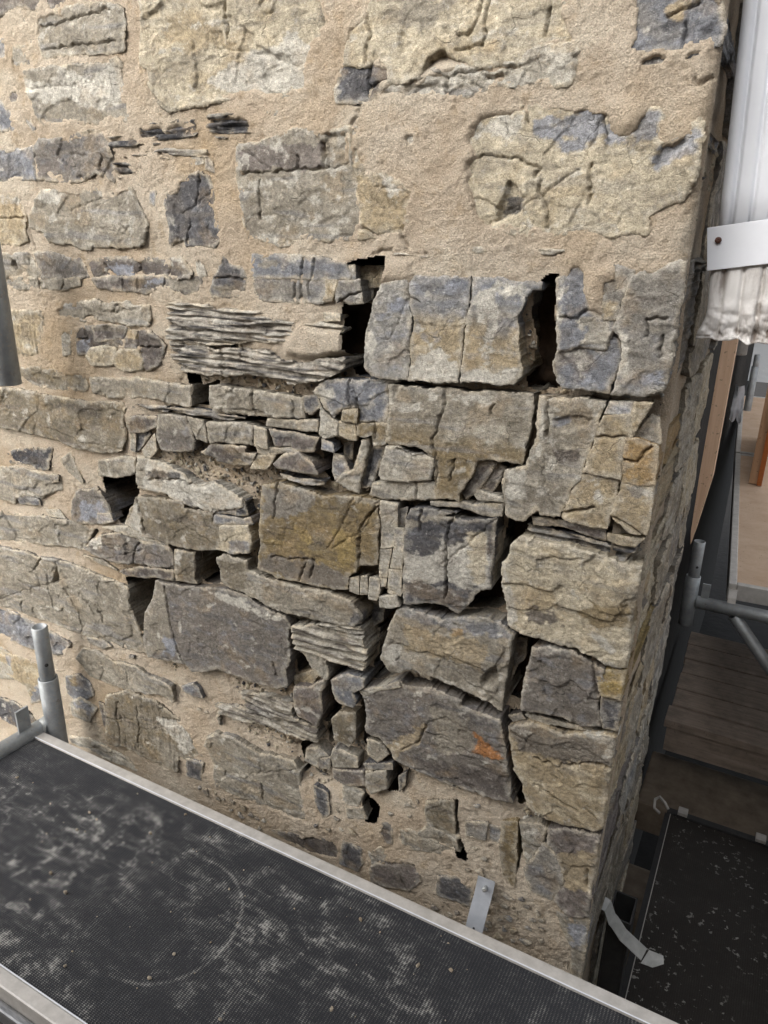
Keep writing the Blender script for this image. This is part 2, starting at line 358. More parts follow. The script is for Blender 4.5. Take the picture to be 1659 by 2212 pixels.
# ------------------------------------------------------------------ the rubble wall: traced stone outlines in millimetres (x, z on the wall face)
# each line: form, colour, how proud, options | outline | c crack | d<depth> hollow | p<colour> patch
STONES = """
r p 5 -|-1438,422 -1230,399 -1248,383 -1257,377 -1284,369 -1299,382 -1332,379 -1367,386 -1397,385 -1406,380 -1450,378
f g 6 w0.25|-1326,363 -1269,371 -1201,370 -1129,363 -1107,355 -1105,335 -1114,296 -1162,295 -1213,300 -1267,301 -1321,300 -1329,321 -1328,347|c -1325,348 -1234,352 -1173,357 -1137,358|c -1313,312 -1242,312 -1189,309 -1130,311
r g 7 -|-1376,281 -1343,282 -1270,281 -1201,278 -1156,278 -1133,281 -1124,274 -1126,245 -1126,224 -1118,214 -1115,195 -1126,185 -1178,185 -1232,186 -1296,187 -1342,189 -1360,202 -1366,226 -1375,251|pW -1376,266 -1323,258 -1271,276 -1218,265 -1189,258 -1164,273 -1130,281 -1120,274 -1127,222 -1167,205 -1229,207 -1259,234 -1298,222 -1355,225 -1375,249
r c 8 w0.15|-1056,379 -1056,362 -1052,343 -1063,327 -1071,299 -1070,272 -1054,260 -1053,244 -1060,238 -1042,219 -1021,193 -980,200 -930,204 -880,207 -810,202 -747,205 -730,211 -735,235 -724,254 -717,263 -718,273 -701,275 -702,287 -689,288 -695,313 -697,339|c -882,344 -883,308 -883,283|c -882,344 -883,295|pW -930,236 -879,262 -833,273 -776,278 -756,294 -724,264 -730,235 -736,211 -810,203 -882,209|pW -1024,284 -980,294 -975,282 -1018,275|po -998,335 -950,339 -863,281 -955,283 -1003,293
r p 3 -|-1425,252 -1410,252 -1402,241 -1409,229 -1431,228 -1435,240
r g 4 -|-1402,325 -1368,324 -1364,305 -1354,297 -1359,290 -1412,293 -1411,304
r b 3 -|-1462,344 -1417,338 -1420,320 -1425,305 -1471,308
r b 5 w0.4|-1484,248 -1460,236 -1446,220 -1428,201 -1434,185 -1500,185
f b 3 -|-1399,206 -1384,204 -1370,183 -1375,177 -1387,184 -1399,197
f d 3 -|-1351,332 -1345,316 -1352,310 -1357,319
f w 3 -|-1375,368 -1354,367 -1352,359 -1372,360
s d 4 -|-1167,159 -1100,160 -1096,176 -1044,176 -1034,170 -1013,177 -969,179 -967,159 -985,155 -989,146 -1058,145 -1057,155 -1101,149 -1106,143 -1169,142
s g 3 -|-1114,126 -1076,130 -1057,135 -1008,139 -947,134 -942,126 -1009,127 -1051,124 -1095,122
s d 5 -|-1164,123 -1133,125 -1113,95 -1157,93 -1164,110
r b 6 w0.1|-1508,150 -1453,151 -1422,148 -1386,149 -1390,123 -1387,94 -1429,96 -1467,92 -1523,94
r v 7 -|-1382,149 -1364,164 -1326,163 -1293,164 -1251,169 -1220,170 -1189,169 -1176,152 -1168,127 -1168,105 -1169,86 -1193,94 -1215,103 -1232,96 -1275,86 -1333,91 -1380,93 -1383,117|c -1191,128 -1202,110 -1193,92
r o 5 -|-1532,64 -1475,65 -1444,58 -1440,35 -1443,-5 -1440,-22 -1465,-31 -1557,-30|c -1515,19 -1444,21|pW -1504,64 -1444,58 -1451,49 -1507,50
r g 6 w0.3|-1389,58 -1377,71 -1329,72 -1304,70 -1254,70 -1205,76 -1204,59 -1158,74 -1128,74 -1123,59 -1104,30 -1095,10 -1111,-22 -1147,-30 -1190,-28 -1234,-28 -1282,-36 -1305,-25 -1375,-24 -1384,-4 -1423,4 -1421,24 -1402,41|pW -1387,66 -1368,72 -1304,70 -1335,44 -1368,52
r k 6 -|-1010,87 -965,96 -942,88 -936,67 -936,45 -928,21 -925,-3 -935,-23 -1001,-23 -1007,-14 -1044,-20 -1037,3 -1042,23 -1048,48 -1045,63 -1016,68|c -963,93 -969,67 -977,43|c -989,21 -1000,-19
f b 3 -|-1083,68 -1069,68 -1074,43 -1086,48
f w 3 -|-987,121 -950,125 -953,112 -987,109
r p 3 -|-948,126 -933,114 -929,96 -949,103
s d 4 w0.15|-932,182 -887,183 -852,178 -845,165 -852,154 -874,152 -886,156 -909,149 -924,157 -935,169
f w 3 -|-814,183 -797,185 -787,182 -792,176 -809,177
f o 3 -|-750,181 -726,184 -733,178 -746,178
f p 3 -|-622,176 -610,177 -611,171 -619,170
r c 8 w0.2|-613,330 -627,303 -658,282 -658,262 -663,240 -655,239 -627,236 -600,240 -587,230 -587,213 -562,211 -536,214 -509,221 -473,224 -463,223 -388,219 -357,239 -313,235 -309,230 -316,245 -325,256 -331,271 -335,299|c -627,302 -621,276 -627,239|c -438,297 -440,267 -443,246 -480,244|c -448,298 -453,273 -468,259 -481,260|c -349,283 -358,249|d18 -536,214 -523,235 -510,245 -501,246 -486,232 -464,223 -454,211 -494,211|d5 -574,275 -571,244 -556,246 -560,272|pg -570,311 -490,303 -534,272 -569,275
f k 5 -|-669,233 -657,239 -629,236 -601,240 -589,231 -589,214 -603,203 -611,194 -647,188 -676,192 -680,208|c -620,233 -620,196|c -589,213 -621,208|pW -678,216 -674,192 -670,189 -681,190 -682,208
r w 6 w0.75|-585,211 -563,210 -537,213 -509,220 -474,223 -464,222 -388,219 -357,238 -314,235 -309,229 -313,205 -315,192 -339,189 -350,197 -378,193 -408,196 -440,192 -473,185 -498,185 -519,190 -536,187 -570,191 -608,193 -601,203|c -521,216 -490,212 -452,215 -388,216|c -493,211 -494,187|c -390,233 -392,216|d10 -441,211 -405,210 -408,201 -438,202
r g 6 w0.45|-874,135 -809,143 -767,153 -733,152 -703,148 -686,151 -655,153 -655,134 -653,109 -651,88 -644,75 -633,36 -639,-5 -685,-8 -731,-7 -773,-15 -792,-20 -829,-11 -863,-7 -873,40 -877,87|c -870,94 -799,95 -700,99 -657,102|c -834,95 -832,52 -836,22|c -753,118 -752,94|d16 -707,136 -698,137 -699,99 -705,103|d6 -698,148 -657,150 -655,102 -699,99|pp -867,132 -774,134 -705,135 -706,99 -829,95 -870,98|pw -698,148 -657,150 -655,115 -695,127
r o 6 -|-653,152 -642,156 -641,125 -630,98 -630,89 -596,88 -565,76 -543,59 -551,40 -552,2 -589,0 -613,-3 -636,-5 -631,36 -643,75 -650,90 -652,109|c -670,9 -639,13 -602,-1|pW -598,87 -543,59 -577,57 -593,74|pW -653,152 -641,156 -640,104 -651,104
r w 3 w0.5|-559,141 -542,141 -542,130 -553,122 -559,131
r b 5 k|-247,287 -242,253 -250,254 -240,236 -245,222 -236,217 -206,219 -181,215 -158,220 -139,224 -136,238 -142,257 -149,276|c -204,257 -185,260 -166,266|c -182,246 -176,223|pd -160,240 -150,253 -140,249 -139,237|pd -207,243 -204,256 -190,258 -186,262 -188,251 -192,243|po -209,274 -166,269 -169,263 -187,257 -203,259
r b 4 -|-236,216 -206,218 -182,214 -158,218 -157,208 -181,206 -204,204 -232,201
r c 7 w0.12,k|-466,152 -449,162 -422,166 -375,165 -359,167 -302,163 -268,160 -260,159 -253,142 -244,131 -235,131 -226,137 -220,149 -212,155 -199,154 -192,146 -196,131 -197,121 -191,114 -186,115 -170,120 -149,139 -144,121 -144,103 -142,82 -147,68 -154,52 -175,43 -198,28 -190,13 -196,7 -190,7 -210,12 -234,3 -259,10 -285,9 -326,3 -359,5 -397,8 -416,7 -432,10 -444,20 -450,40 -458,52 -463,76 -459,84 -466,96 -460,109 -465,127|c -373,165 -370,144|c -269,158 -258,112|c -460,109 -432,109 -389,105 -348,91 -355,82|c -346,78 -349,63 -335,44 -329,11|c -278,95 -272,44|c -449,160 -409,164 -373,164|d9 -396,79 -376,69 -366,54 -373,32 -410,18 -409,42 -397,62|d7 -199,88 -190,114 -166,121 -155,117 -164,106 -179,89|pi -370,153 -301,158 -268,158 -263,130 -277,120 -316,107 -341,113 -308,127 -359,129|pi -263,158 -253,142 -221,113 -258,119|pi -233,131 -218,149 -193,151 -196,122 -220,118|pi -197,88 -188,114 -170,120 -149,139 -142,105 -163,99 -189,85 -199,89|pW -466,152 -375,164 -373,135 -447,130|pd -409,42 -375,63 -366,34 -410,20
s w 3 w0.5|-339,-16 -326,-15 -304,-15 -303,-22 -314,-26 -331,-25
f w 3 -|-449,-16 -427,-15 -422,-20 -434,-22
s w 4 w0.6|-579,-23 -568,-19 -542,-20 -512,-21 -511,-31 -529,-31 -540,-26 -576,-28
f w 3 -|-489,13 -477,14 -473,7 -486,6
r g 5 -|-1563,-55 -1504,-52 -1447,-52 -1431,-63 -1415,-86 -1419,-94 -1471,-98 -1576,-103|d10 -1499,-62 -1483,-65 -1486,-80 -1497,-86 -1504,-74
r v 5 w0.15|-1423,-48 -1377,-46 -1325,-54 -1291,-56 -1281,-70 -1273,-88 -1293,-92 -1355,-96 -1410,-95 -1410,-86
r g 5 -|-1576,-105 -1401,-97 -1298,-94 -1298,-105 -1341,-116 -1373,-117 -1405,-116 -1477,-121 -1521,-121 -1580,-117|c -1342,-95 -1353,-116|c -1420,-99 -1421,-117
r q 6 w0.12|-1269,-58 -1243,-54 -1193,-51 -1126,-49 -1099,-50 -1066,-53 -1051,-57 -1051,-49 -1021,-46 -1011,-56 -995,-76 -999,-79 -1131,-84 -1253,-90 -1263,-72|c -1224,-63 -1195,-87|c -1122,-52 -1127,-83|c -1051,-57 -1050,-78|pW -1051,-49 -1019,-46 -1011,-56 -1048,-60|pi -1216,-65 -1139,-60 -1147,-85 -1195,-85
r q 5 -|-1255,-92 -1132,-85 -1000,-81 -975,-80 -980,-94 -992,-109 -1025,-110 -1057,-100 -1084,-101 -1116,-113 -1147,-108 -1212,-110 -1244,-106|c -1172,-89 -1177,-110|c -1063,-84 -1065,-101|c -1133,-90 -1133,-106|pg -1055,-84 -975,-81 -992,-109 -1057,-100|pi -1113,-86 -1065,-84 -1068,-93 -1114,-100
f w 3 w0.3|-984,-45 -970,-45 -962,-74 -979,-80 -984,-63
r k 5 -|-920,-39 -906,-53 -875,-62 -871,-69 -877,-105 -905,-109 -932,-109 -950,-111 -954,-103 -944,-82 -928,-61|c -940,-78 -872,-77|pg -953,-90 -890,-90 -877,-105 -950,-111
r g 6 w0.1|-1389,-157 -1355,-146 -1319,-146 -1288,-140 -1257,-134 -1241,-140 -1191,-139 -1169,-133 -1150,-141 -1111,-139 -1110,-161 -1119,-173 -1171,-175 -1221,-172 -1272,-173 -1308,-179 -1358,-181 -1384,-178|d14 -1309,-175 -1288,-165 -1266,-165 -1281,-176
r o 5 w0.15,v|-1528,-173 -1432,-166 -1429,-194 -1444,-223 -1457,-247 -1465,-260 -1510,-266 -1534,-260 -1534,-207
r g 5 -|-1373,-205 -1340,-200 -1354,-251 -1378,-256 -1376,-234
r q 4 -|-1331,-206 -1313,-192 -1277,-188 -1273,-216 -1194,-205 -1193,-222 -1248,-224 -1300,-245 -1334,-248 -1331,-221|c -1304,-191 -1298,-212 -1326,-218|pi -1331,-218 -1291,-218 -1299,-243 -1334,-246
r q 6 -|-1272,-189 -1231,-182 -1181,-184 -1190,-203 -1266,-214
r q 5 -|-1180,-187 -1150,-189 -1114,-187 -1092,-200 -1081,-210 -1090,-234 -1102,-250 -1134,-263 -1142,-250 -1148,-221 -1187,-222|c -1149,-192 -1150,-219 -1143,-256|c -1148,-220 -1090,-214|po -1180,-187 -1150,-189 -1156,-204 -1181,-203
r c 8 -|-1299,-252 -1284,-234 -1253,-228 -1217,-228 -1218,-251 -1232,-260 -1286,-266
r o 8 -|-1217,-245 -1202,-231 -1148,-227 -1141,-247 -1145,-262 -1195,-268 -1220,-263
r m 3 -|-1541,-300 -1469,-290 -1406,-291 -1327,-293 -1318,-318 -1329,-327 -1404,-330 -1473,-331 -1526,-323
r g 5 w0.1|-1306,-300 -1232,-291 -1159,-285 -1110,-286 -1040,-288 -1021,-288 -1026,-323 -1075,-323 -1110,-316 -1177,-322 -1256,-331 -1300,-328
r m 7 w0.15|-1648,-348 -1553,-349 -1452,-351 -1380,-351 -1311,-355 -1220,-341 -1215,-350 -1226,-383 -1222,-415 -1231,-443 -1288,-461 -1376,-457 -1424,-450 -1508,-444 -1673,-441
s k 3 -|-1190,-341 -1139,-337 -1086,-332 -1083,-344 -1116,-348 -1161,-347 -1189,-347
s k 2 -|-1079,-334 -1020,-330 -974,-331 -890,-332 -953,-346 -964,-350 -983,-341 -1060,-344
r q 7 -|-1201,-372 -1159,-363 -1118,-361 -1119,-376 -1159,-393 -1194,-400 -1203,-387
f g 4 -|-1198,-403 -1183,-404 -1190,-444 -1201,-442
r k 0 -|-1184,-400 -1149,-392 -1146,-400 -1171,-429 -1190,-445 -1189,-422
f w 4 -|-1168,-437 -1129,-396 -1127,-431 -1148,-451 -1165,-447
s z 6 w0.55|-1056,-131 -1011,-128 -961,-130 -951,-140 -878,-133 -858,-132 -826,-140 -765,-143 -766,-157 -789,-179 -878,-186 -931,-195 -1003,-198 -1063,-194 -1062,-163
s z 9 w0.4|-1066,-197 -1001,-199 -943,-206 -880,-199 -830,-198 -794,-213 -743,-214 -718,-204 -664,-196 -661,-216 -688,-230 -732,-248 -770,-253 -812,-249 -863,-247 -926,-254 -969,-258 -1029,-257 -1057,-251 -1068,-226|c -936,-206 -933,-253|c -887,-202 -892,-227
s w 5 w0.5|-744,-148 -707,-140 -669,-148 -669,-157 -711,-155
f w 4 w0.3|-708,-126 -675,-126 -675,-136 -705,-139
f b 5 -|-852,-39 -790,-37 -747,-37 -721,-38 -663,-48 -657,-66 -703,-68 -763,-70 -852,-72 -857,-69|c -746,-38 -750,-70|c -723,-39 -729,-69|pg -837,-41 -790,-40 -791,-57 -838,-56|pW -784,-38 -744,-37 -750,-43 -781,-49
f h 5 -|-852,-74 -766,-72 -704,-70 -704,-101 -716,-108 -768,-108 -841,-111 -852,-99|c -765,-73 -766,-107|c -753,-74 -752,-104|c -736,-74 -734,-103
r o 6 -|-702,-70 -677,-71 -681,-86 -691,-106 -709,-106 -703,-96
r h 11 -|-673,-73 -633,-69 -627,-106 -654,-108 -671,-99 -678,-107 -679,-92|c -671,-104 -656,-95 -632,-88
r h 3 -|-661,-48 -647,-47 -646,-68 -653,-68
r o -26 -|-661,-55 -644,-49 -608,-48 -616,-80 -647,-83 -658,-69
r h -30 -|-655,-84 -630,-83 -632,-107 -649,-105
r B 12 w0.35|-595,-70 -571,-65 -546,-62 -544,-93 -537,-124 -539,-195 -540,-222 -573,-224 -607,-224 -621,-212 -623,-165 -616,-134 -608,-105|pi -583,-118 -573,-99 -544,-95 -541,-111 -570,-119|pW -621,-165 -602,-128 -601,-200 -615,-214
f B 10 w0.25,g1|-544,-64 -530,-58 -456,-57 -438,-56 -438,-61 -446,-132 -449,-191 -451,-216 -500,-221 -538,-222 -538,-195 -536,-124 -543,-93|c -540,-92 -527,-94|pW -536,-195 -503,-163 -448,-187 -450,-198 -451,-217 -538,-224
f B 11 w0.3,g1|-436,-56 -391,-57 -352,-61 -329,-60 -329,-70 -342,-72 -352,-89 -361,-111 -357,-134 -352,-173 -347,-195 -352,-202 -360,-212 -379,-214 -411,-213 -449,-216 -447,-191 -444,-132 -437,-61|pW -432,-70 -400,-66 -363,-71 -353,-79 -371,-84 -396,-81 -393,-111 -394,-148 -397,-166 -412,-160 -401,-111 -422,-121 -433,-96|pW -447,-200 -425,-184 -380,-198 -353,-187 -360,-212 -448,-215|pW -400,-60 -363,-67 -357,-83 -389,-80
r b 7 -|-307,-56 -296,-48 -295,-38 -280,-33 -268,-45 -266,-67 -257,-94 -239,-103 -222,-106 -223,-119 -232,-146 -268,-145 -290,-150 -294,-151 -300,-126|c -300,-107 -273,-106 -253,-96|pW -307,-56 -300,-52 -295,-122 -299,-122|pw -268,-107 -224,-109 -228,-142 -262,-142
r h 9 -|-245,-52 -229,-45 -231,-35 -206,-41 -208,-54 -219,-82 -220,-102 -234,-105 -243,-85|po -239,-81 -221,-82 -222,-104 -234,-105
r b 2 w0.35|-297,-153 -269,-147 -233,-147 -223,-114 -208,-145 -206,-165 -215,-196 -217,-211 -241,-210 -285,-209 -297,-200 -304,-174
r h 14 k|-206,-44 -190,-41 -182,-43 -168,-33 -152,-26 -134,-22 -128,-42 -125,-71 -125,-100 -127,-121 -129,-101 -129,-138 -131,-172 -136,-189 -144,-200 -158,-205 -169,-207 -179,-208 -213,-210 -210,-192 -203,-164 -206,-143 -220,-116 -216,-94|c -174,-127 -176,-101 -153,-98|c -154,-149 -153,-123|pW -221,-108 -201,-123 -198,-159 -183,-182 -208,-196 -205,-153|pi -193,-183 -148,-173 -138,-188 -171,-198
f g 8 w0.15,g2|-577,-234 -477,-230 -447,-229 -474,-232 -423,-229 -375,-224 -330,-223 -327,-243 -328,-266 -332,-300 -334,-310 -336,-337 -381,-338 -391,-336 -411,-340 -422,-374 -439,-405 -441,-417 -436,-415 -483,-421 -484,-403 -488,-351 -495,-342 -524,-333 -567,-337 -581,-336 -577,-317 -579,-320 -576,-299 -574,-260|c -475,-231 -478,-266 -482,-291 -492,-313 -485,-348 -481,-376 -488,-409|c -390,-246 -396,-261|c -451,-343 -459,-380|d5 -569,-235 -550,-231 -557,-253 -566,-253|pW -500,-239 -386,-232 -390,-248 -434,-254 -440,-242 -500,-249|pW -574,-258 -513,-263 -507,-272 -568,-280
r b 7 w0.4|-728,-262 -711,-244 -677,-233 -647,-234 -598,-227 -559,-229 -579,-236 -576,-261 -578,-299 -638,-309 -637,-284 -668,-288 -683,-299 -690,-305 -711,-287 -717,-274|c -655,-236 -656,-283|c -638,-265 -641,-284|pW -728,-262 -686,-255 -680,-270 -705,-278 -717,-274
r y 13 -|-664,-288 -635,-283 -637,-307 -668,-307
r w 8 -|-714,-290 -692,-307 -677,-312 -678,-336 -705,-345 -716,-339|pW -714,-292 -698,-306 -711,-338 -716,-339
r o 7 -|-677,-311 -642,-310 -641,-339 -656,-341 -677,-336
r y 8 -|-639,-310 -579,-301 -581,-338 -604,-344 -608,-324 -625,-331 -637,-330|c -602,-307 -604,-339|pW -625,-331 -608,-324 -607,-342 -622,-339|pW -602,-336 -581,-331 -584,-341 -601,-344
f i 5 -|-713,-348 -691,-353 -688,-369 -714,-367
r b -4 -|-694,-375 -674,-376 -661,-402 -672,-411 -691,-425 -698,-409|pW -694,-375 -675,-375 -682,-390 -693,-386
r w 4 -|-632,-340 -619,-337 -627,-387 -635,-411 -639,-440 -664,-433 -686,-425 -670,-408 -649,-396 -639,-370
r k -22 -|-683,-358 -664,-352 -667,-386 -683,-383
r k -8 -|-616,-350 -591,-347 -604,-389 -615,-425 -640,-432 -631,-388|c -616,-361 -628,-424
n w 14 -|-590,-392 -578,-341 -555,-337 -535,-346 -491,-345 -487,-357 -492,-386 -539,-398 -588,-402|c -555,-341 -526,-349 -491,-345
r w 6 -|-608,-414 -543,-403 -487,-391 -481,-421 -580,-440 -613,-437|c -520,-399 -521,-426
f g 6 w0.3|-323,-227 -260,-222 -217,-221 -223,-242 -228,-272 -237,-310 -242,-334 -254,-363 -268,-412 -301,-415 -307,-407 -315,-417 -329,-432 -357,-429 -364,-402 -371,-378 -363,-349 -332,-339 -321,-302 -318,-284|c -282,-225 -309,-230 -301,-287|d6 -297,-256 -266,-248 -235,-250 -242,-265 -281,-279 -293,-276|pi -297,-256 -266,-248 -271,-264 -291,-269|pW -365,-352 -332,-342 -328,-388 -356,-406|pW -323,-229 -306,-232 -310,-321 -321,-323|pq -290,-306 -250,-298 -248,-316 -288,-328
f o 9 -|-220,-243 -183,-237 -175,-268 -182,-272 -187,-273 -184,-333 -240,-333 -235,-309 -227,-271|c -227,-276 -183,-270
f O 9 k|-184,-272 -168,-269 -140,-277 -133,-307 -128,-333 -144,-338 -182,-339 -184,-304|c -150,-278 -164,-303 -185,-305
f o 7 w0.15|-239,-336 -186,-336 -192,-394 -196,-416 -250,-416 -265,-411 -253,-362|c -263,-403 -219,-387|pW -248,-354 -216,-356 -198,-374 -209,-376 -227,-358
f o 8 k|-181,-341 -144,-339 -128,-335 -129,-363 -130,-415 -160,-416 -191,-396|c -190,-397 -166,-403 -138,-418|ph -178,-342 -146,-341 -150,-362 -173,-362|pW -142,-342 -132,-341 -134,-387 -140,-388
r i 6 -|-214,-222 -182,-218 -181,-236 -219,-240
r o 9 -|-179,-218 -155,-216 -167,-245 -175,-266 -181,-236
f h -2 k|-176,-270 -154,-235 -144,-238 -132,-274 -140,-277 -155,-275
r q -5 -|-316,-424 -270,-422 -198,-423 -196,-440 -216,-438 -264,-430 -312,-437
r y 0 -|-193,-426 -162,-426 -139,-423 -152,-440 -178,-440 -192,-437
s k -8 w0.3|-325,-442 -293,-441 -228,-443 -193,-448 -148,-444 -167,-470 -202,-464 -250,-461 -301,-462
r c 10 w0.1,k|-347,-476 -330,-458 -296,-456 -245,-456 -198,-461 -168,-467 -135,-466 -131,-508 -130,-559 -132,-645 -148,-650 -177,-646 -219,-636 -251,-635 -290,-635 -305,-636 -321,-636 -340,-629 -347,-591 -355,-551 -358,-511 -348,-495|po -313,-549 -267,-532 -260,-568 -294,-588 -315,-577|pq -315,-577 -262,-579 -242,-601 -307,-611|pW -209,-589 -198,-583 -180,-600 -156,-620 -168,-618 -190,-614|py -223,-558 -135,-522 -133,-568 -195,-591|pW -357,-505 -339,-547 -318,-611 -338,-625 -349,-577
f k 8 w0.15|-537,-464 -526,-443 -506,-442 -440,-437 -435,-436 -475,-447 -423,-447 -374,-435 -372,-488 -375,-565 -393,-573 -413,-604 -429,-628 -429,-628 -470,-619 -538,-634 -541,-568 -540,-496|c -459,-501 -457,-563 -458,-601|c -509,-445 -509,-486|c -457,-523 -457,-603|c -448,-441 -458,-479 -456,-495|pW -541,-530 -503,-525 -469,-514 -465,-486 -431,-498 -470,-489 -455,-500 -419,-470 -384,-474 -375,-565 -401,-577 -440,-573 -444,-571 -539,-589|pc -424,-469 -387,-464 -383,-559 -404,-573 -413,-524|pg -537,-464 -440,-440 -439,-450 -534,-478
r w 7 w0.35|-590,-445 -556,-444 -558,-483 -560,-526 -587,-537 -591,-492
f w 5 -|-590,-540 -567,-532 -573,-568 -575,-590 -590,-592
f w 7 w0.3|-559,-489 -543,-488 -543,-566 -567,-569 -562,-538
f w 6 w0.4|-571,-574 -544,-569 -545,-621 -571,-622
f k -3 -|-557,-456 -541,-450 -548,-487 -564,-490
f g 4 w0.3|-656,-613 -636,-605 -636,-642 -655,-640
f g 4 w0.3|-630,-603 -617,-600 -616,-637 -632,-641
f w 5 w0.3|-611,-601 -591,-599 -590,-624 -596,-644 -613,-645
f w 3 -|-590,-597 -577,-594 -579,-611 -590,-614
r w 10 w0.3|-587,-633 -553,-621 -546,-641 -564,-650 -586,-652
f g 3 -|-495,-428 -443,-421 -413,-419 -365,-407 -364,-429 -397,-433 -439,-428 -494,-434
r w 9 -|-412,-400 -405,-391 -366,-397 -363,-403 -406,-407
r q -6 -|-442,-407 -426,-380 -414,-347 -396,-341 -384,-345 -394,-365 -411,-395 -431,-416
r q -12 -|-396,-370 -385,-346 -369,-351 -378,-374 -387,-394 -409,-395
f y 9 w0.06|-849,-457 -806,-444 -765,-449 -706,-453 -642,-442 -593,-444 -592,-466 -592,-530 -593,-571 -636,-581 -639,-597 -655,-610 -658,-639 -705,-648 -750,-650 -829,-653 -873,-640 -863,-588 -857,-514|c -593,-455 -620,-486 -630,-497 -634,-584|c -810,-448 -827,-524|c -834,-608 -735,-593|c -756,-603 -771,-648|c -735,-595 -746,-632|pv -864,-608 -742,-593 -655,-610 -658,-639 -750,-650 -866,-638|ph -849,-457 -752,-450 -719,-464 -767,-509 -849,-528|pY -775,-529 -740,-522 -738,-555 -769,-565|pY -694,-521 -642,-514 -639,-585 -671,-583 -687,-550
f m 9 w0.2|-1199,-545 -1116,-534 -1057,-529 -1059,-546 -982,-541 -988,-566 -964,-564 -973,-622 -1022,-637 -1085,-640 -1149,-637 -1180,-636 -1237,-619 -1228,-593 -1206,-564|c -1195,-545 -1184,-594 -1175,-628|pW -1237,-619 -1206,-564 -1192,-554 -1185,-602 -1189,-631
r W 6 -|-1192,-454 -1151,-454 -1110,-458 -1064,-470 -1020,-491 -975,-471 -931,-488 -901,-498 -902,-514 -985,-543 -1061,-538 -1126,-526 -1200,-529|c -1161,-499 -1072,-487 -1016,-490|pd -1161,-477 -1109,-469 -1113,-491 -1139,-495 -1162,-492|pd -1107,-472 -1064,-468 -1066,-489 -1109,-490|pg -1190,-457 -1160,-456 -1178,-525 -1200,-526|pd -1061,-541 -985,-546 -985,-541 -1056,-530
r b 2 w0.3|-974,-507 -901,-501 -900,-503 -906,-535 -929,-538 -984,-544 -1027,-533
r d 4 -|-924,-519 -901,-502 -893,-531 -926,-539
r c 10 -|-956,-564 -894,-553 -892,-552 -884,-589 -891,-611 -940,-625 -979,-620 -968,-618 -968,-571|pb -954,-598 -888,-587 -891,-611 -940,-625
r b 5 -|-982,-547 -905,-541 -885,-534 -882,-549 -960,-564 -984,-566
r v 9 w0.2|-1110,-351 -1034,-346 -1021,-371 -1016,-398 -1022,-414 -1070,-425 -1111,-428 -1120,-400|pg -1110,-351 -1034,-346 -1041,-371 -1114,-384
r g 10 -|-1029,-346 -988,-349 -984,-393 -1010,-388 -1020,-368
r g 10 w0.3|-980,-351 -882,-341 -869,-345 -870,-381 -960,-387 -976,-392
r q 7 -|-1008,-419 -975,-395 -887,-387 -890,-399 -864,-398 -877,-424 -929,-430 -966,-430 -967,-425|po -943,-425 -877,-411 -881,-424 -936,-431
r w 6 -|-869,-344 -839,-347 -837,-385 -868,-383
r p 2 w0.3|-833,-347 -774,-345 -725,-349 -735,-376 -778,-383 -788,-373 -822,-378|pk -833,-347 -774,-346 -778,-360 -808,-367 -823,-383 -834,-376
r o 7 -|-862,-401 -820,-397 -831,-416 -842,-427 -879,-430
r p 7 w0.15|-823,-412 -798,-388 -765,-382 -734,-396 -723,-416 -753,-418 -814,-419
r g 2 w0.3|-868,-385 -778,-377 -737,-396 -768,-382 -809,-389 -827,-397 -865,-401
r g 8 w0.3|-953,-275 -864,-274 -755,-276 -749,-316 -809,-320 -867,-325 -957,-327 -972,-323 -972,-277|c -868,-277 -865,-322|c -774,-289 -774,-316
r k 5 -|-754,-275 -722,-268 -715,-288 -735,-306 -750,-303
r g 5 w0.3|-835,-327 -751,-319 -723,-316 -723,-335 -765,-338 -839,-339
s b 2 -|-814,-433 -773,-435 -717,-429 -715,-436 -757,-442 -790,-437
r g 6 w0.15|-1304,-485 -1240,-465 -1195,-461 -1199,-492 -1255,-508 -1312,-514
r v 6 -|-1415,-604 -1394,-571 -1327,-552 -1310,-563 -1299,-582 -1293,-603 -1333,-611 -1338,-638 -1393,-648 -1417,-641|pi -1393,-592 -1308,-577 -1313,-606 -1340,-626 -1392,-640
r i 7 -|-1329,-611 -1287,-603 -1281,-621 -1311,-633 -1334,-636
r d 4 w0.25|-1623,-513 -1581,-496 -1537,-489 -1463,-478 -1473,-505 -1483,-528 -1522,-538 -1546,-527 -1585,-533 -1623,-536
r g 5 w0.2|-1695,-558 -1603,-547 -1522,-545 -1450,-544 -1451,-574 -1507,-595 -1526,-611 -1585,-609 -1621,-625 -1625,-639 -1714,-632
r k 5 -|-1616,-626 -1585,-611 -1532,-615 -1530,-629 -1608,-640
r g 4 -|-1434,-499 -1399,-479 -1385,-512 -1371,-542 -1389,-534 -1421,-518
r d 6 -|-1479,-545 -1448,-540 -1451,-555 -1473,-562
r g 5 w0.15|-1728,-683 -1604,-671 -1520,-658 -1441,-654 -1356,-656 -1376,-686 -1401,-715 -1464,-721 -1547,-735 -1621,-743 -1748,-761
f w 3 -|-1513,-638 -1464,-629 -1447,-648 -1505,-652
r v 7 w0.2|-1393,-712 -1358,-682 -1320,-659 -1266,-644 -1207,-649 -1118,-648 -1103,-666 -1106,-699 -1160,-708 -1216,-717 -1278,-724 -1331,-725|c -1208,-661 -1224,-675 -1240,-727|pW -1369,-688 -1320,-659 -1320,-689 -1352,-703
r w 5 w0.3|-1320,-643 -1242,-625 -1193,-633 -1120,-646 -1177,-651 -1268,-645
r q 5 -|-1289,-750 -1218,-721 -1163,-711 -1109,-704 -1112,-730 -1166,-736 -1218,-748 -1266,-756
r m 4 -|-1100,-652 -1044,-647 -1055,-713 -1047,-722 -1108,-730|pW -1100,-652 -1078,-651 -1086,-688 -1105,-696
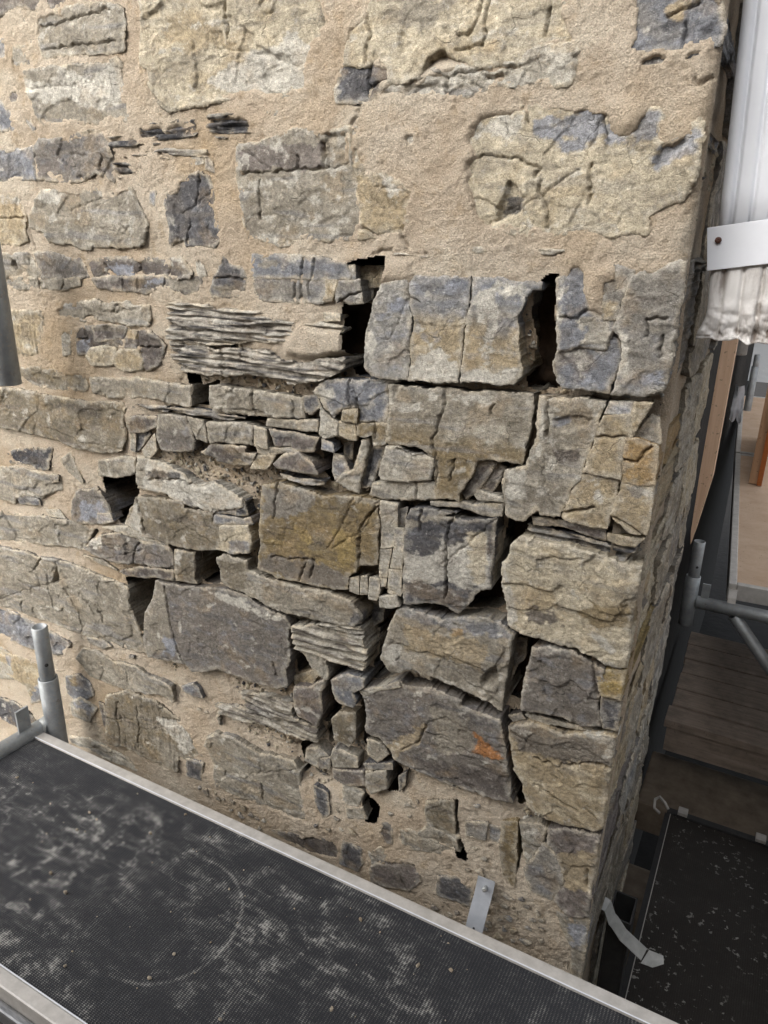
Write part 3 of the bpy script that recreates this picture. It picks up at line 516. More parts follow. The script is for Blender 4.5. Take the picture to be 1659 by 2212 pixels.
r g 5 w0.2|-1399,-732 -1334,-730 -1293,-748 -1341,-743
n g 8 -|-984,-646 -963,-631 -901,-632 -901,-652 -849,-659 -772,-657 -709,-654 -646,-657 -626,-688 -629,-705 -656,-715 -710,-723 -774,-727 -826,-729 -893,-712 -967,-704 -975,-692|pm -972,-646 -901,-633 -901,-652 -908,-703 -967,-702 -975,-692|pk -646,-659 -626,-666 -622,-697 -656,-713
r g 6 w0.12|-1752,-783 -1610,-772 -1555,-776 -1499,-768 -1426,-771 -1336,-777 -1264,-786 -1267,-837 -1250,-888 -1244,-919 -1222,-951 -1290,-961 -1365,-954 -1456,-964 -1566,-960 -1670,-958 -1800,-966|c -1482,-845 -1449,-899 -1450,-962|c -1433,-841 -1400,-861 -1389,-887|c -1374,-858 -1361,-904|c -1555,-776 -1591,-813|c -1661,-920 -1667,-957|d12 -1537,-846 -1498,-775 -1500,-829|pW -1609,-920 -1504,-905 -1473,-909 -1574,-919
f v 9 w0.15|-1167,-740 -1135,-740 -1052,-730 -988,-716 -905,-710 -885,-725 -809,-735 -796,-755 -801,-788 -795,-835 -812,-873 -808,-861 -805,-905 -841,-916 -921,-920 -1004,-920 -992,-920 -1074,-953 -1095,-940 -1212,-953 -1222,-903 -1211,-841 -1181,-790|c -1141,-750 -1132,-831 -1113,-903 -1095,-940|c -845,-851 -831,-883|pW -1010,-732 -905,-719 -917,-736 -810,-739 -833,-752 -950,-752|pg -1167,-742 -1141,-746 -1132,-831 -1123,-905 -1212,-948 -1212,-841|pi -1156,-880 -1119,-873 -1124,-922 -1157,-924
s w 7 w0.5|-792,-753 -711,-726 -629,-709 -623,-737 -616,-767 -622,-806 -691,-804 -744,-803 -785,-805 -788,-785
f w 4 -|-785,-804 -728,-792 -658,-786 -617,-788 -624,-811 -658,-810 -714,-813 -706,-856 -717,-860 -743,-844 -765,-812
r k -45 -|-658,-682 -606,-674 -609,-715 -629,-734 -653,-738
r k -55 -|-658,-751 -621,-740 -627,-779 -636,-835 -650,-839 -651,-776
r g 9 w0.15|-570,-692 -553,-650 -516,-640 -422,-651 -459,-647 -387,-621 -349,-625 -326,-640 -329,-667 -331,-715 -330,-694 -334,-750 -333,-794 -364,-792 -399,-782 -438,-779 -477,-769 -477,-782 -515,-771 -555,-791 -565,-791 -585,-764 -579,-746 -585,-770 -576,-725|d12 -379,-743 -361,-710 -350,-710 -346,-733 -356,-754 -375,-761|pb -553,-650 -516,-640 -422,-651 -459,-647 -387,-621 -349,-625 -326,-640 -368,-655 -424,-665 -497,-662|po -533,-678 -421,-670 -367,-670 -377,-730 -495,-724 -535,-733|pO -438,-663 -421,-655 -418,-666 -432,-671|pW -579,-733 -538,-727 -549,-773 -572,-780|pW -478,-776 -478,-766 -399,-782 -336,-791 -358,-796 -437,-785
r q -38 -|-344,-672 -315,-667 -317,-712 -327,-722 -342,-781 -346,-791 -342,-727
r v 9 w0.08|-291,-652 -263,-643 -224,-641 -188,-653 -168,-659 -169,-709 -172,-731 -162,-771 -198,-782 -225,-773 -269,-777 -300,-782 -303,-725 -296,-687|c -190,-654 -182,-685 -174,-711
r Y 9 k|-184,-666 -166,-659 -132,-648 -126,-681 -128,-706 -162,-706 -168,-708
r k 4 k|-168,-713 -127,-712 -129,-768 -158,-770 -167,-741
r v 8 w0.15|-630,-850 -588,-834 -543,-806 -533,-815 -477,-797 -414,-802 -415,-815 -335,-815 -326,-849 -316,-904 -298,-988 -359,-998 -436,-995 -402,-1004 -485,-997 -521,-994 -551,-988 -562,-967 -589,-956 -617,-952 -621,-899|c -483,-881 -494,-923 -529,-958|pR -386,-857 -371,-866 -341,-878 -323,-894 -348,-910 -380,-903|po -558,-991 -565,-965 -511,-898 -480,-873 -491,-918 -548,-990|pg -482,-833 -412,-835 -397,-830 -381,-896 -439,-940 -456,-926|pq -542,-973 -406,-947 -321,-916 -305,-974 -375,-990
f w 3 -|-634,-861 -624,-851 -591,-836 -545,-808 -542,-817 -590,-843 -624,-868
r o 9 k|-321,-827 -301,-813 -275,-799 -221,-806 -185,-787 -154,-778 -132,-776 -124,-857 -116,-942 -131,-972 -147,-986 -202,-998 -243,-1000 -273,-983 -285,-941 -304,-915 -312,-869|c -268,-874 -227,-877 -166,-843 -131,-844|c -263,-928 -180,-955|pv -321,-827 -275,-801 -221,-807 -132,-778 -132,-838 -216,-863 -296,-869|pW -197,-794 -149,-778 -133,-785 -132,-817 -155,-832 -146,-798
f g 0 -|-295,-795 -268,-789 -226,-789 -176,-779 -182,-788 -225,-795 -278,-802
r q -6 -|-326,-813 -304,-799 -295,-808 -316,-822
r p 8 k|-229,-1019 -201,-1004 -149,-995 -124,-987 -123,-1016 -126,-1055 -127,-1111 -135,-1184 -175,-1203 -206,-1179 -198,-1149 -191,-1131 -198,-1092 -215,-1064 -231,-1053|c -151,-1074 -147,-1108|po -209,-1068 -133,-1017 -127,-1111 -187,-1140
f h 6 -|-263,-1134 -233,-1057 -216,-1067 -199,-1094 -192,-1134 -201,-1153 -212,-1180 -247,-1177 -262,-1140
r g 4 w0.35|-284,-1032 -246,-1014 -231,-1023 -235,-1053 -262,-1121 -275,-1079
f y 6 -|-314,-1043 -290,-1031 -284,-1137 -283,-1182 -302,-1169 -313,-1114
f h 6 -|-389,-1074 -344,-1057 -347,-1102 -387,-1110
f b 2 -|-342,-1064 -318,-1059 -318,-1098 -342,-1100
r m 6 -|-473,-1064 -420,-1040 -413,-1114 -451,-1125 -475,-1109
r g 5 w0.2|-468,-1118 -451,-1128 -413,-1119 -403,-1122 -409,-1128 -405,-1157 -427,-1156 -487,-1154
r g 5 -|-535,-1167 -504,-1151 -480,-1156 -414,-1154 -401,-1159 -452,-1184 -499,-1199 -530,-1195
r q 5 -|-584,-1192 -574,-1163 -553,-1154 -547,-1175 -551,-1213 -569,-1217
f k 6 -|-744,-1142 -713,-1145 -708,-1196 -722,-1219 -741,-1182|c -741,-1173 -708,-1167
r w 3 w0.2|-673,-1114 -648,-1099 -626,-1109 -636,-1150 -670,-1157
r g 5 -|-665,-1167 -624,-1147 -613,-1174 -661,-1192
r w 4 -|-763,-1048 -732,-1032 -710,-1047 -736,-1064 -735,-1090 -772,-1087
r d 5 -|-734,-1064 -702,-1045 -706,-1079 -732,-1086
r p 6 w0.2|-698,-1075 -621,-1052 -618,-1087 -661,-1106 -694,-1097
r g 8 -|-612,-1050 -568,-1024 -564,-1071 -601,-1099 -615,-1085
r d 4 -|-540,-1030 -523,-1012 -525,-1046 -537,-1067
r m 8 w0.2|-698,-949 -680,-921 -642,-914 -640,-975 -656,-1000 -692,-995
r b 7 w0.45|-698,-852 -663,-827 -622,-825 -623,-844 -646,-866 -637,-881 -646,-902 -684,-897 -691,-882
r p 6 w0.4|-792,-899 -758,-890 -713,-859 -725,-890 -723,-939 -734,-977 -783,-969 -793,-943
f o -15 -|-810,-892 -791,-880 -756,-857 -742,-865 -761,-893 -803,-910
r g 3 w0.4|-695,-1022 -637,-1022 -637,-1049 -696,-1072 -703,-1048
r g 5 w0.3|-615,-968 -581,-965 -563,-984 -587,-1012 -611,-1003
f k 6 -|-621,-1029 -555,-1003 -555,-1017 -614,-1041
r c 8 -|-614,-1045 -599,-1037 -597,-1051 -612,-1058
s g 5 w0.5|-1017,-1022 -926,-1002 -948,-966 -873,-948 -798,-943 -795,-976 -734,-985 -731,-1016 -769,-1023 -848,-1029 -931,-1039 -1018,-1051 -1008,-1084 -1010,-1052
r g 6 w0.2|-1022,-1105 -969,-1097 -893,-1113 -802,-1098 -783,-1114 -788,-1148 -777,-1198 -774,-1247 -799,-1263 -858,-1268 -944,-1262 -1035,-1266 -1038,-1241 -1035,-1204 -1054,-1151 -1047,-1123 -1014,-1106|c -893,-1197 -891,-1243|c -998,-1202 -1002,-1221
r q 3 -|-871,-1325 -757,-1288 -697,-1277 -686,-1323 -762,-1339
r k 5 -|-669,-1261 -627,-1262 -623,-1298 -634,-1329 -681,-1331
r p 5 -|-601,-1299 -565,-1260 -494,-1237 -482,-1280 -509,-1319 -596,-1340
r k 4 -|-439,-1246 -403,-1227 -367,-1241 -368,-1286 -441,-1292
r g 4 -|-605,-1261 -576,-1234 -562,-1255 -594,-1297
r g 5 k|-196,-1203 -169,-1210 -134,-1198 -131,-1252 -131,-1351 -151,-1352 -156,-1276 -177,-1245|pi -174,-1213 -136,-1206 -133,-1254 -154,-1270
r g 6 -|-1478,-1041 -1447,-1005 -1404,-1001 -1343,-1012 -1271,-1002 -1223,-1016 -1152,-1018 -1149,-1059 -1184,-1054 -1280,-1074 -1365,-1084 -1439,-1082
r m 6 v|-1378,-1120 -1308,-1087 -1232,-1087 -1189,-1094 -1139,-1114 -1112,-1135 -1097,-1168 -1073,-1191 -1119,-1214 -1126,-1223 -1154,-1217 -1160,-1269 -1204,-1264 -1281,-1267 -1333,-1259 -1399,-1270 -1390,-1197|c -1339,-1124 -1352,-1174 -1347,-1246|c -1277,-1120 -1275,-1182 -1287,-1232|c -1387,-1191 -1293,-1162|pW -1223,-1127 -1139,-1119 -1112,-1135 -1093,-1175 -1129,-1207 -1152,-1198 -1191,-1151|pg -1245,-1189 -1157,-1191 -1160,-1264 -1204,-1259
r k 5 -|-1122,-1219 -1071,-1211 -1084,-1267 -1127,-1269
f q 4 -|-1418,-1155 -1399,-1155 -1399,-1220 -1411,-1229 -1416,-1189
r b 5 -|-1117,-1007 -1080,-987 -1063,-997 -1054,-1018 -1084,-1024 -1116,-1019|pk -1105,-1007 -1063,-997 -1056,-1015 -1084,-1022
r o 5 -|-1841,-1114 -1765,-1120 -1676,-1112 -1628,-1111 -1641,-1172 -1704,-1236 -1708,-1199 -1783,-1194 -1863,-1200|pi -1784,-1121 -1754,-1126 -1775,-1186 -1785,-1175
r b 5 w0.3|-1536,-1118 -1481,-1096 -1445,-1111 -1440,-1141 -1492,-1187 -1541,-1171|py -1524,-1115 -1493,-1098 -1499,-1134 -1523,-1137
r w 5 -|-1535,-1202 -1489,-1167 -1435,-1181 -1467,-1235 -1529,-1233|pi -1517,-1196 -1484,-1170 -1441,-1183 -1465,-1225 -1484,-1203
r b 4 -|-1699,-1206 -1637,-1176 -1641,-1220 -1704,-1257
r k 4 w0.25|-1889,-1295 -1780,-1283 -1719,-1297 -1705,-1317 -1789,-1373 -1909,-1370
r w 4 w0.3|-1558,-1318 -1479,-1297 -1412,-1300 -1337,-1309 -1313,-1333 -1429,-1336 -1550,-1334
r b 5 -|-1804,-974 -1693,-974 -1614,-992 -1503,-1004 -1520,-1036 -1558,-1056 -1629,-1060 -1831,-1077
r w 5 -|-1836,-1098 -1765,-1119 -1748,-1152 -1772,-1199 -1868,-1220|pW -1790,-1117 -1765,-1119 -1764,-1167 -1775,-1161
r g 4 -|-1432,-966 -1367,-956 -1343,-966 -1377,-984 -1424,-981
f d 3 -|-1285,-975 -1269,-972 -1273,-981 -1286,-983
r c 5 w0,e|-2401,936 -2172,932 -1950,939 -1941,845 -1955,745 -2183,741 -2407,738 -2418,835
r c 7 w0,e|-1911,926 -1780,945 -1636,927 -1619,845 -1635,753 -1772,743 -1918,753 -1915,846
r g 9 w0.1,e|-1601,926 -1432,936 -1252,924 -1246,836 -1257,751 -1425,737 -1596,749 -1608,846
r g 9 w0.3,e|-1226,937 -984,940 -754,925 -746,846 -751,750 -975,747 -1221,743 -1223,843
r o 7 w0,e|-712,929 -484,947 -260,932 -252,833 -259,749 -489,743 -713,750 -713,842
r b 9 w0.1,e|-226,934 -187,932 -164,930 -167,841 -174,753 -191,745 -222,741 -217,840
r v 7 w0,e|-2433,706 -2297,725 -2149,717 -2150,642 -2151,575 -2300,568 -2444,573 -2436,650
r m 9 w0,e|-2122,714 -1978,715 -1846,714 -1842,645 -1846,573 -1981,566 -2118,579 -2121,639
r m 7 w0.3,e|-1822,710 -1618,720 -1414,715 -1406,647 -1416,577 -1610,575 -1817,581 -1814,645
r g 5 w0,e|-1370,705 -1238,723 -1099,703 -1087,641 -1093,582 -1236,577 -1381,576 -1377,639
r g 9 w0,e|-1057,705 -854,712 -653,717 -644,637 -650,569 -850,569 -1058,574 -1067,645
r c 7 w0.3,e|-614,702 -468,713 -314,704 -302,640 -320,577 -473,570 -623,576 -619,647
r c 7 w0.1,e|-279,704 -221,718 -161,717 -161,640 -162,567 -229,571 -275,569 -280,649
r p 7 w0,e|-2429,537 -2240,541 -2058,543 -2057,424 -2067,325 -2249,319 -2438,310 -2435,436
r g 5 w0,e|-2018,531 -1795,543 -1561,544 -1567,424 -1574,325 -1799,314 -2024,320 -2027,432
r c 7 w0.1,e|-2432,283 -2272,285 -2095,288 -2082,194 -2102,109 -2266,100 -2432,107 -2441,199
r c 9 w0.3,e|-2055,288 -1845,293 -1633,273 -1620,194 -1627,104 -1847,94 -2055,111 -2056,193
r b 5 w0.3,e|-2412,76 -2282,79 -2172,74 -2164,-31 -2158,-131 -2296,-144 -2409,-140 -2419,-35
r o 5 w0.3,e|-2128,71 -1974,72 -1826,62 -1823,-31 -1835,-141 -1975,-140 -2131,-132 -2128,-39
r v 7 w0.1,e|-2460,-167 -2259,-169 -2067,-173 -2054,-269 -2059,-354 -2266,-360 -2462,-363 -2460,-268
r m 7 w0.1,e|-2026,-170 -1892,-158 -1747,-172 -1744,-260 -1760,-350 -1890,-367 -2023,-359 -2027,-267
r v 7 w0,e|-2395,-392 -2201,-387 -2020,-400 -2012,-484 -2007,-561 -2201,-574 -2397,-554 -2400,-478
r p 9 w0,e|-2422,-592 -2287,-596 -2147,-599 -2144,-685 -2160,-775 -2291,-767 -2432,-763 -2435,-682
r c 9 w0.1,e|-2114,-595 -1988,-587 -1857,-593 -1856,-687 -1866,-774 -1983,-773 -2113,-772 -2127,-689
r p 5 w0.3,e|-2385,-810 -2198,-790 -1999,-796 -2001,-897 -2006,-984 -2198,-991 -2385,-985 -2396,-900
r o 7 w0,e|-2426,-1012 -2186,-1019 -1934,-1018 -1929,-1087 -1933,-1149 -2175,-1161 -2429,-1148 -2438,-1092
r b 9 w0,e|-2405,-1186 -2186,-1182 -1957,-1186 -1942,-1268 -1946,-1367 -2178,-1367 -2408,-1368 -2421,-1267
r g 5 w0.3,e|-2407,-1398 -2260,-1396 -2101,-1400 -2087,-1498 -2103,-1589 -2253,-1606 -2419,-1599 -2420,-1489
r g 5 w0.1,e|-2478,-1625 -2280,-1615 -2081,-1635 -2083,-1720 -2086,-1827 -2280,-1827 -2465,-1825 -2470,-1726
r g 9 w0.1,e|-1592,-1622 -1438,-1618 -1286,-1629 -1284,-1722 -1287,-1825 -1430,-1826 -1586,-1821 -1585,-1725
r g 5 w0.3,e|-1254,-1623 -1072,-1629 -901,-1635 -887,-1721 -901,-1821 -1075,-1828 -1242,-1823 -1249,-1729
r c 7 w0.3,e|-858,-1624 -664,-1619 -451,-1629 -447,-1726 -449,-1826 -652,-1830 -853,-1825 -872,-1733
r o 7 w0.3,e|-412,-1633 -296,-1629 -164,-1627 -157,-1720 -169,-1818 -300,-1824 -421,-1833 -428,-1720
r m 5 w0,e|-1520,-1868 -1329,-1850 -1140,-1854 -1131,-1965 -1135,-2065 -1331,-2068 -1516,-2068 -1513,-1957
r p 7 w0.1,e|-1106,-1865 -950,-1848 -807,-1859 -792,-1968 -809,-2065 -947,-2065 -1099,-2067 -1110,-1963
r g 7 w0,e|-764,-1854 -611,-1862 -452,-1860 -439,-1969 -451,-2064 -603,-2068 -762,-2073 -771,-1958
r b 9 w0.3,e|-408,-1855 -293,-1851 -163,-1862 -169,-1968 -173,-2072 -294,-2069 -416,-2061 -411,-1958
"""
VOIDS = """
130|-661,-49 -646,-44 -616,-37 -589,-36 -591,-46 -611,-106 -620,-135 -627,-167 -626,-216 -610,-226 -657,-232 -666,-227 -663,-207 -662,-174 -668,-148 -671,-115 -631,-108 -635,-70 -644,-68
150|-330,-58 -309,-50 -308,-56 -314,-81 -316,-106 -314,-132 -299,-191 -297,-209 -324,-218 -347,-219 -349,-201 -337,-173 -338,-133 -345,-108 -342,-73 -330,-71
110|-733,-373 -720,-349 -690,-371 -690,-411 -695,-432 -712,-436 -728,-417
70|-657,-345 -639,-337 -640,-375 -654,-397 -663,-371
90|-631,-429 -608,-421 -620,-439 -634,-441
170|-359,-431 -329,-433 -324,-436 -346,-475 -354,-501 -359,-526 -356,-562 -350,-588 -375,-618 -427,-629 -394,-575 -375,-566 -370,-502 -364,-439
80|-589,-614 -573,-610 -572,-625 -589,-633
60|-565,-531 -559,-530 -570,-570 -574,-611 -577,-611
80|-881,-533 -862,-520 -867,-591 -877,-626 -895,-630 -880,-594
100|-1026,-292 -973,-277 -978,-319 -1023,-321
70|-1035,-259 -1014,-259 -1012,-279 -1032,-284
60|-892,-333 -952,-327 -887,-328 -842,-324 -842,-331 -917,-343
70|-992,-353 -985,-352 -981,-394 -988,-392
115|-1300,-520 -1199,-497 -1206,-531 -1231,-591 -1240,-618 -1270,-627 -1287,-602 -1300,-583 -1306,-559
50|-1389,-691 -1357,-660 -1346,-659 -1371,-683
95|-1040,-646 -977,-628 -987,-658 -990,-693 -983,-705 -1017,-721 -1050,-715
85|-1266,-765 -1166,-737 -1186,-790 -1214,-836 -1228,-903 -1245,-888 -1265,-826
50|-1233,-908 -1217,-956 -1225,-955 -1245,-921
130|-628,-653 -580,-643 -555,-648 -569,-690 -581,-732 -590,-774 -583,-798 -567,-810 -596,-834 -621,-844 -623,-815 -613,-788 -616,-756 -623,-738 -629,-708
90|-804,-820 -768,-808 -746,-824 -743,-840 -780,-866 -796,-874 -798,-846
60|-712,-813 -657,-809 -650,-814 -682,-838 -703,-855 -708,-836
160|-324,-643 -293,-641 -292,-708 -292,-679 -304,-727 -301,-785 -332,-795 -334,-762 -330,-700 -330,-705
85|-330,-826 -323,-831 -312,-888 -305,-922 -286,-944 -273,-990 -291,-995 -303,-969 -317,-897
50|-290,-1036 -284,-1037 -277,-1098 -283,-1145
40|-418,-1044 -411,-1039 -408,-1113 -412,-1115
40|-409,-1128 -402,-1129 -384,-1166 -397,-1168 -404,-1157
45|-626,-1108 -588,-1131 -591,-1168 -611,-1177 -622,-1146
65|-565,-1025 -540,-1026 -544,-1073 -570,-1084
110|-725,-881 -703,-859 -693,-898 -686,-914 -716,-976 -733,-977 -722,-939
110|-643,-891 -629,-862 -623,-902 -622,-1003 -635,-998 -640,-926
80|-723,-988 -701,-970 -701,-1015 -723,-1032
85|-792,-1054 -754,-1037 -763,-1075 -786,-1088
60|-779,-1101 -763,-1091 -772,-1110 -780,-1121
70|-809,-908 -793,-903 -794,-922 -807,-920
"""
MBUMP = """
14|-267,-45 -230,-36 -230,-51 -244,-54 -243,-85 -234,-103 -256,-94 -266,-66
13|-761,-161 -756,-153 -666,-154 -663,-191 -733,-202 -786,-199 -789,-186
13|-586,-36 -546,-42 -546,-61 -572,-65 -595,-70
14|-258,162 -221,162 -218,150 -225,137 -234,130 -243,131 -252,141
8|-665,-34 -610,-26 -576,-23 -583,-34 -654,-45
"""
MLEVEL = "-1314,318,3 -789,274,3 -281,232,6 -160,172,6 -1102,156,2 -621,138,4 -272,157,5 -1382,-5,1 -901,-14,2 -537,-7,5 -219,-26,6 -1426,-212,1 -1082,-152,1 -786,-134,3 -1159,-267,0 -921,-297,-22 -616,-247,-28 -297,-212,-26 -133,-201,-28 -1521,-366,0 -1480,-470,-2 -1244,-395,-6 -1024,-404,-20 -817,-410,-28 -524,-364,-32 -1601,-716,-2 -1369,-716,-4 -1144,-677,-14 -947,-664,-22 -713,-466,-25 -563,-593,-35 -312,-449,-32 -1682,-1074,-2 -1403,-911,-4 -1105,-964,-10 -885,-859,-20 -610,-754,-35 -326,-763,-34 -133,-697,-34 -1555,-1270,-2 -1299,-1307,-3 -1039,-1005,-8 -894,-1029,-12 -1098,-1185,0 -722,-1062,-22 -608,-993,-22 -786,-1229,3 -663,-1187,2 -549,-1209,3 -444,-1134,2 -349,-1067,0 -400,-1022,0 -289,-899,-28 -216,-1026,-18 -293,-1179,1 -197,-1221,0 -381,-1352,0 -988,-1250,0"
PACKING = "-1127,-321 -163,-211 -133,-528 -114,-1175 -205,-1324 -489,-1359 -803,-1359 -1109,-1301 -1068,-1015 -1180,-742"
MCRACK = """
-648,188 -637,182 -641,168 -656,157
-563,6 -555,-5 -551,-17
-614,-28 -598,-24 -579,-22
-1063,241 -1047,220 -1026,194
-1436,26 -1430,-8 -1416,-69 -1416,-93
-227,-89 -223,-103
-162,186 -154,179 -141,188
-1397,-1272 -1417,-1255
-893,-1067 -844,-1072 -787,-1058
"""

PAL = dict(g=(152,144,128), w=(178,171,155), d=(64,64,68), k=(92,91,93), b=(128,130,135), h=(140,135,126), o=(172,155,124), O=(166,138,95),
           y=(138,120,86), Y=(162,140,88), p=(120,111,105), q=(96,88,82), v=(124,117,108), m=(130,120,101), c=(196,184,158), i=(146,150,159),
           W=(198,193,180), B=(152,149,142), z=(186,178,164), R=(192,126,66))
def tone(c, sat=.9):
    m = sum(c) / 3; return srgb(*[min(250, (m + (x - m) * sat) * .94) for x in c])
PAL = {k: np.array(tone(v)) for k, v in PAL.items()}
SECOND = dict(g='wmb', w='gWb', d='kbq', k='dbv', b='hki', h='bgp', o='cyg', O='oyY', y='mqY', Y='yoO', p='vqg', q='pkm', v='pbk', m='gyq', c='ogw', i='bWh', W='wgc', B='biw', z='qWd', R='OYo')
MORTAR_C = np.array(srgb(202, 187, 160))
OCCLUDER_TOP = 1.25  # top edge of the added boards that shade the wall
STAIN = np.array(srgb(158, 136, 104)); STAIN2 = np.array(srgb(98, 90, 80))
XC = -0.136                        # the wall's corner
DEPTH = 0.68                       # length of the side face
def pts(s): return np.array([[float(a) / 1000 for a in q.split(',')] for q in s.split()])
stones = []
for ln in STONES.strip().split('\n'):
    f = ln.split('|'); kind, col, proud, opt = f[0].split()
    s = dict(kind=kind, col=col, proud=float(proud) / 1000, opt=opt.split(','), poly=pts(f[1]), cr=[], pit=[], pa=[])
    for e in f[2:]:
        hd, rest = e.split(' ', 1)
        if hd == 'c': s['cr'].append(pts(rest))
        elif hd[0] == 'd': s['pit'].append((float(hd[1:]) / 1000, pts(rest)))
        else: s['pa'].append((hd[1:], pts(rest)))
    s['poly'][:, 0] = np.minimum(s['poly'][:, 0], XC); stones.append(s)
voids = [(float(l.split('|')[0]) / 1000, pts(l.split('|')[1])) for l in VOIDS.strip().split('\n')]
mbump = [(float(l.split('|')[0]) / 1000, pts(l.split('|')[1])) for l in MBUMP.strip().split('\n')]
mcracks = [pts(l) for l in MCRACK.strip().split('\n')]
ctl = np.array([[float(a) / 1000 for a in q.split(',')] for q in MLEVEL.split()])
def mortar_level(x, z):
    num = 0; den = 0
    for cx_, cz_, l in ctl:
        w = 1 / ((x - cx_) ** 2 + (z - cz_) ** 2 + 6e-4) ** 1.7; num = num + w * l; den = den + w
    l = num / den; return np.where(l < -.012, -.012 + (l + .012) * 1.7, l)

def stone_colour(s, u, v, sd, seed, h=None):
    c0 = PAL[s['col']]; sec = [PAL[k] for k in SECOND[s['col']]]
    n = fbm(u / .07, v / .045, seed + 1, 4); n2 = fbm(u / .03, v / .02, seed + 2, 4); n3 = fbm(u / .16, v / .02, seed + 3, 3)
    col = np.tile(c0, (len(u), 1))
    def mix(m, c): return col + (np.asarray(c) - col) * np.clip(m, 0, 1)[:, None]
    if 'g1' in s['opt']:
        zz = (v - s['poly'][:, 1].min()) / np.ptp(s['poly'][:, 1]) + .12 * n
        col = mix(sstep(.75, .45, zz), PAL['o']); col = mix(sstep(.6, .95, zz), PAL['i'] * .75); col = mix(sstep(.2, .02, zz), PAL['w'])
    if 'g2' in s['opt']:
        zz = (v - s['poly'][:, 1].min()) / np.ptp(s['poly'][:, 1]) + .15 * n
        col = mix(sstep(.75, .4, zz) * .9, PAL['y'] * 1.05)
    col = mix(sstep(.05, .35, n) * .6, sec[0]); col = mix(sstep(.1, .4, n2) * .5, sec[1]); col = mix(sstep(.12, .4, n3) * .45, sec[2])
    if s['kind'] == 's':
        L = fbm(u / .12 + 3, v / .0042, seed + 7, 2); col = mix(sstep(.04, .2, L) * .85, PAL['d'] if s['col'] in 'zdk' else PAL['q'])
    for k, pl in s['pa']:
        d = sdf(pl, u + .006 * n2, v + .006 * n) + .015 * n2 + .010 * fbm(u / .013, v / .011, seed + 9, 4, .65)
        col = mix(sstep(-.002, .0035, d) * (.92 if k == 'W' else .85), PAL[k] * (1 + .12 * n2[:, None]))
    stain = fbm(u / .09 + 4, v / .07, seed + 12, 5, .6); col = mix(sstep(.08, .38, stain) * .28, STAIN)
    col = mix(sstep(.1, .4, -stain) * .4, STAIN2)
    wamt = 0.
    for o in s['opt']:
        if o[:1] == 'w' and len(o) > 1: wamt = float(o[1:])
    if s['col'] in 'gbhcvmowk' and s['proud'] > -.01: wamt += .08
    if wamt:
        wn_ = fbm(u / .035 + 9, v / .03, seed + 4, 5, .6); th = .42 - .55 * wamt
        if s['kind'] == 's': wn_ = .5 * wn_ + .75 * fbm(u / .06, v / .006, seed + 8, 3)
        col = mix(sstep(th, th + .10, wn_) * .66, PAL['W'])
    # lime on the arrises, mortar left on the margins
    e2 = sd + .022 * fbm(u / .025 + 2, v / .02, seed + 13, 4, .6); col = mix(sstep(.012, .002, e2) * .36, PAL['W'])
    e = sd + .012 * fbm(u / .03, v / .03, seed + 5, 3)
    col = mix(sstep(.007, -.002, e) * (.5 if s['proud'] < .0075 else .25), MORTAR_C)
    return col * (1 + .13 * fbm(u / .02, v / .02, seed + 6, 3) + .10 * n)[:, None]

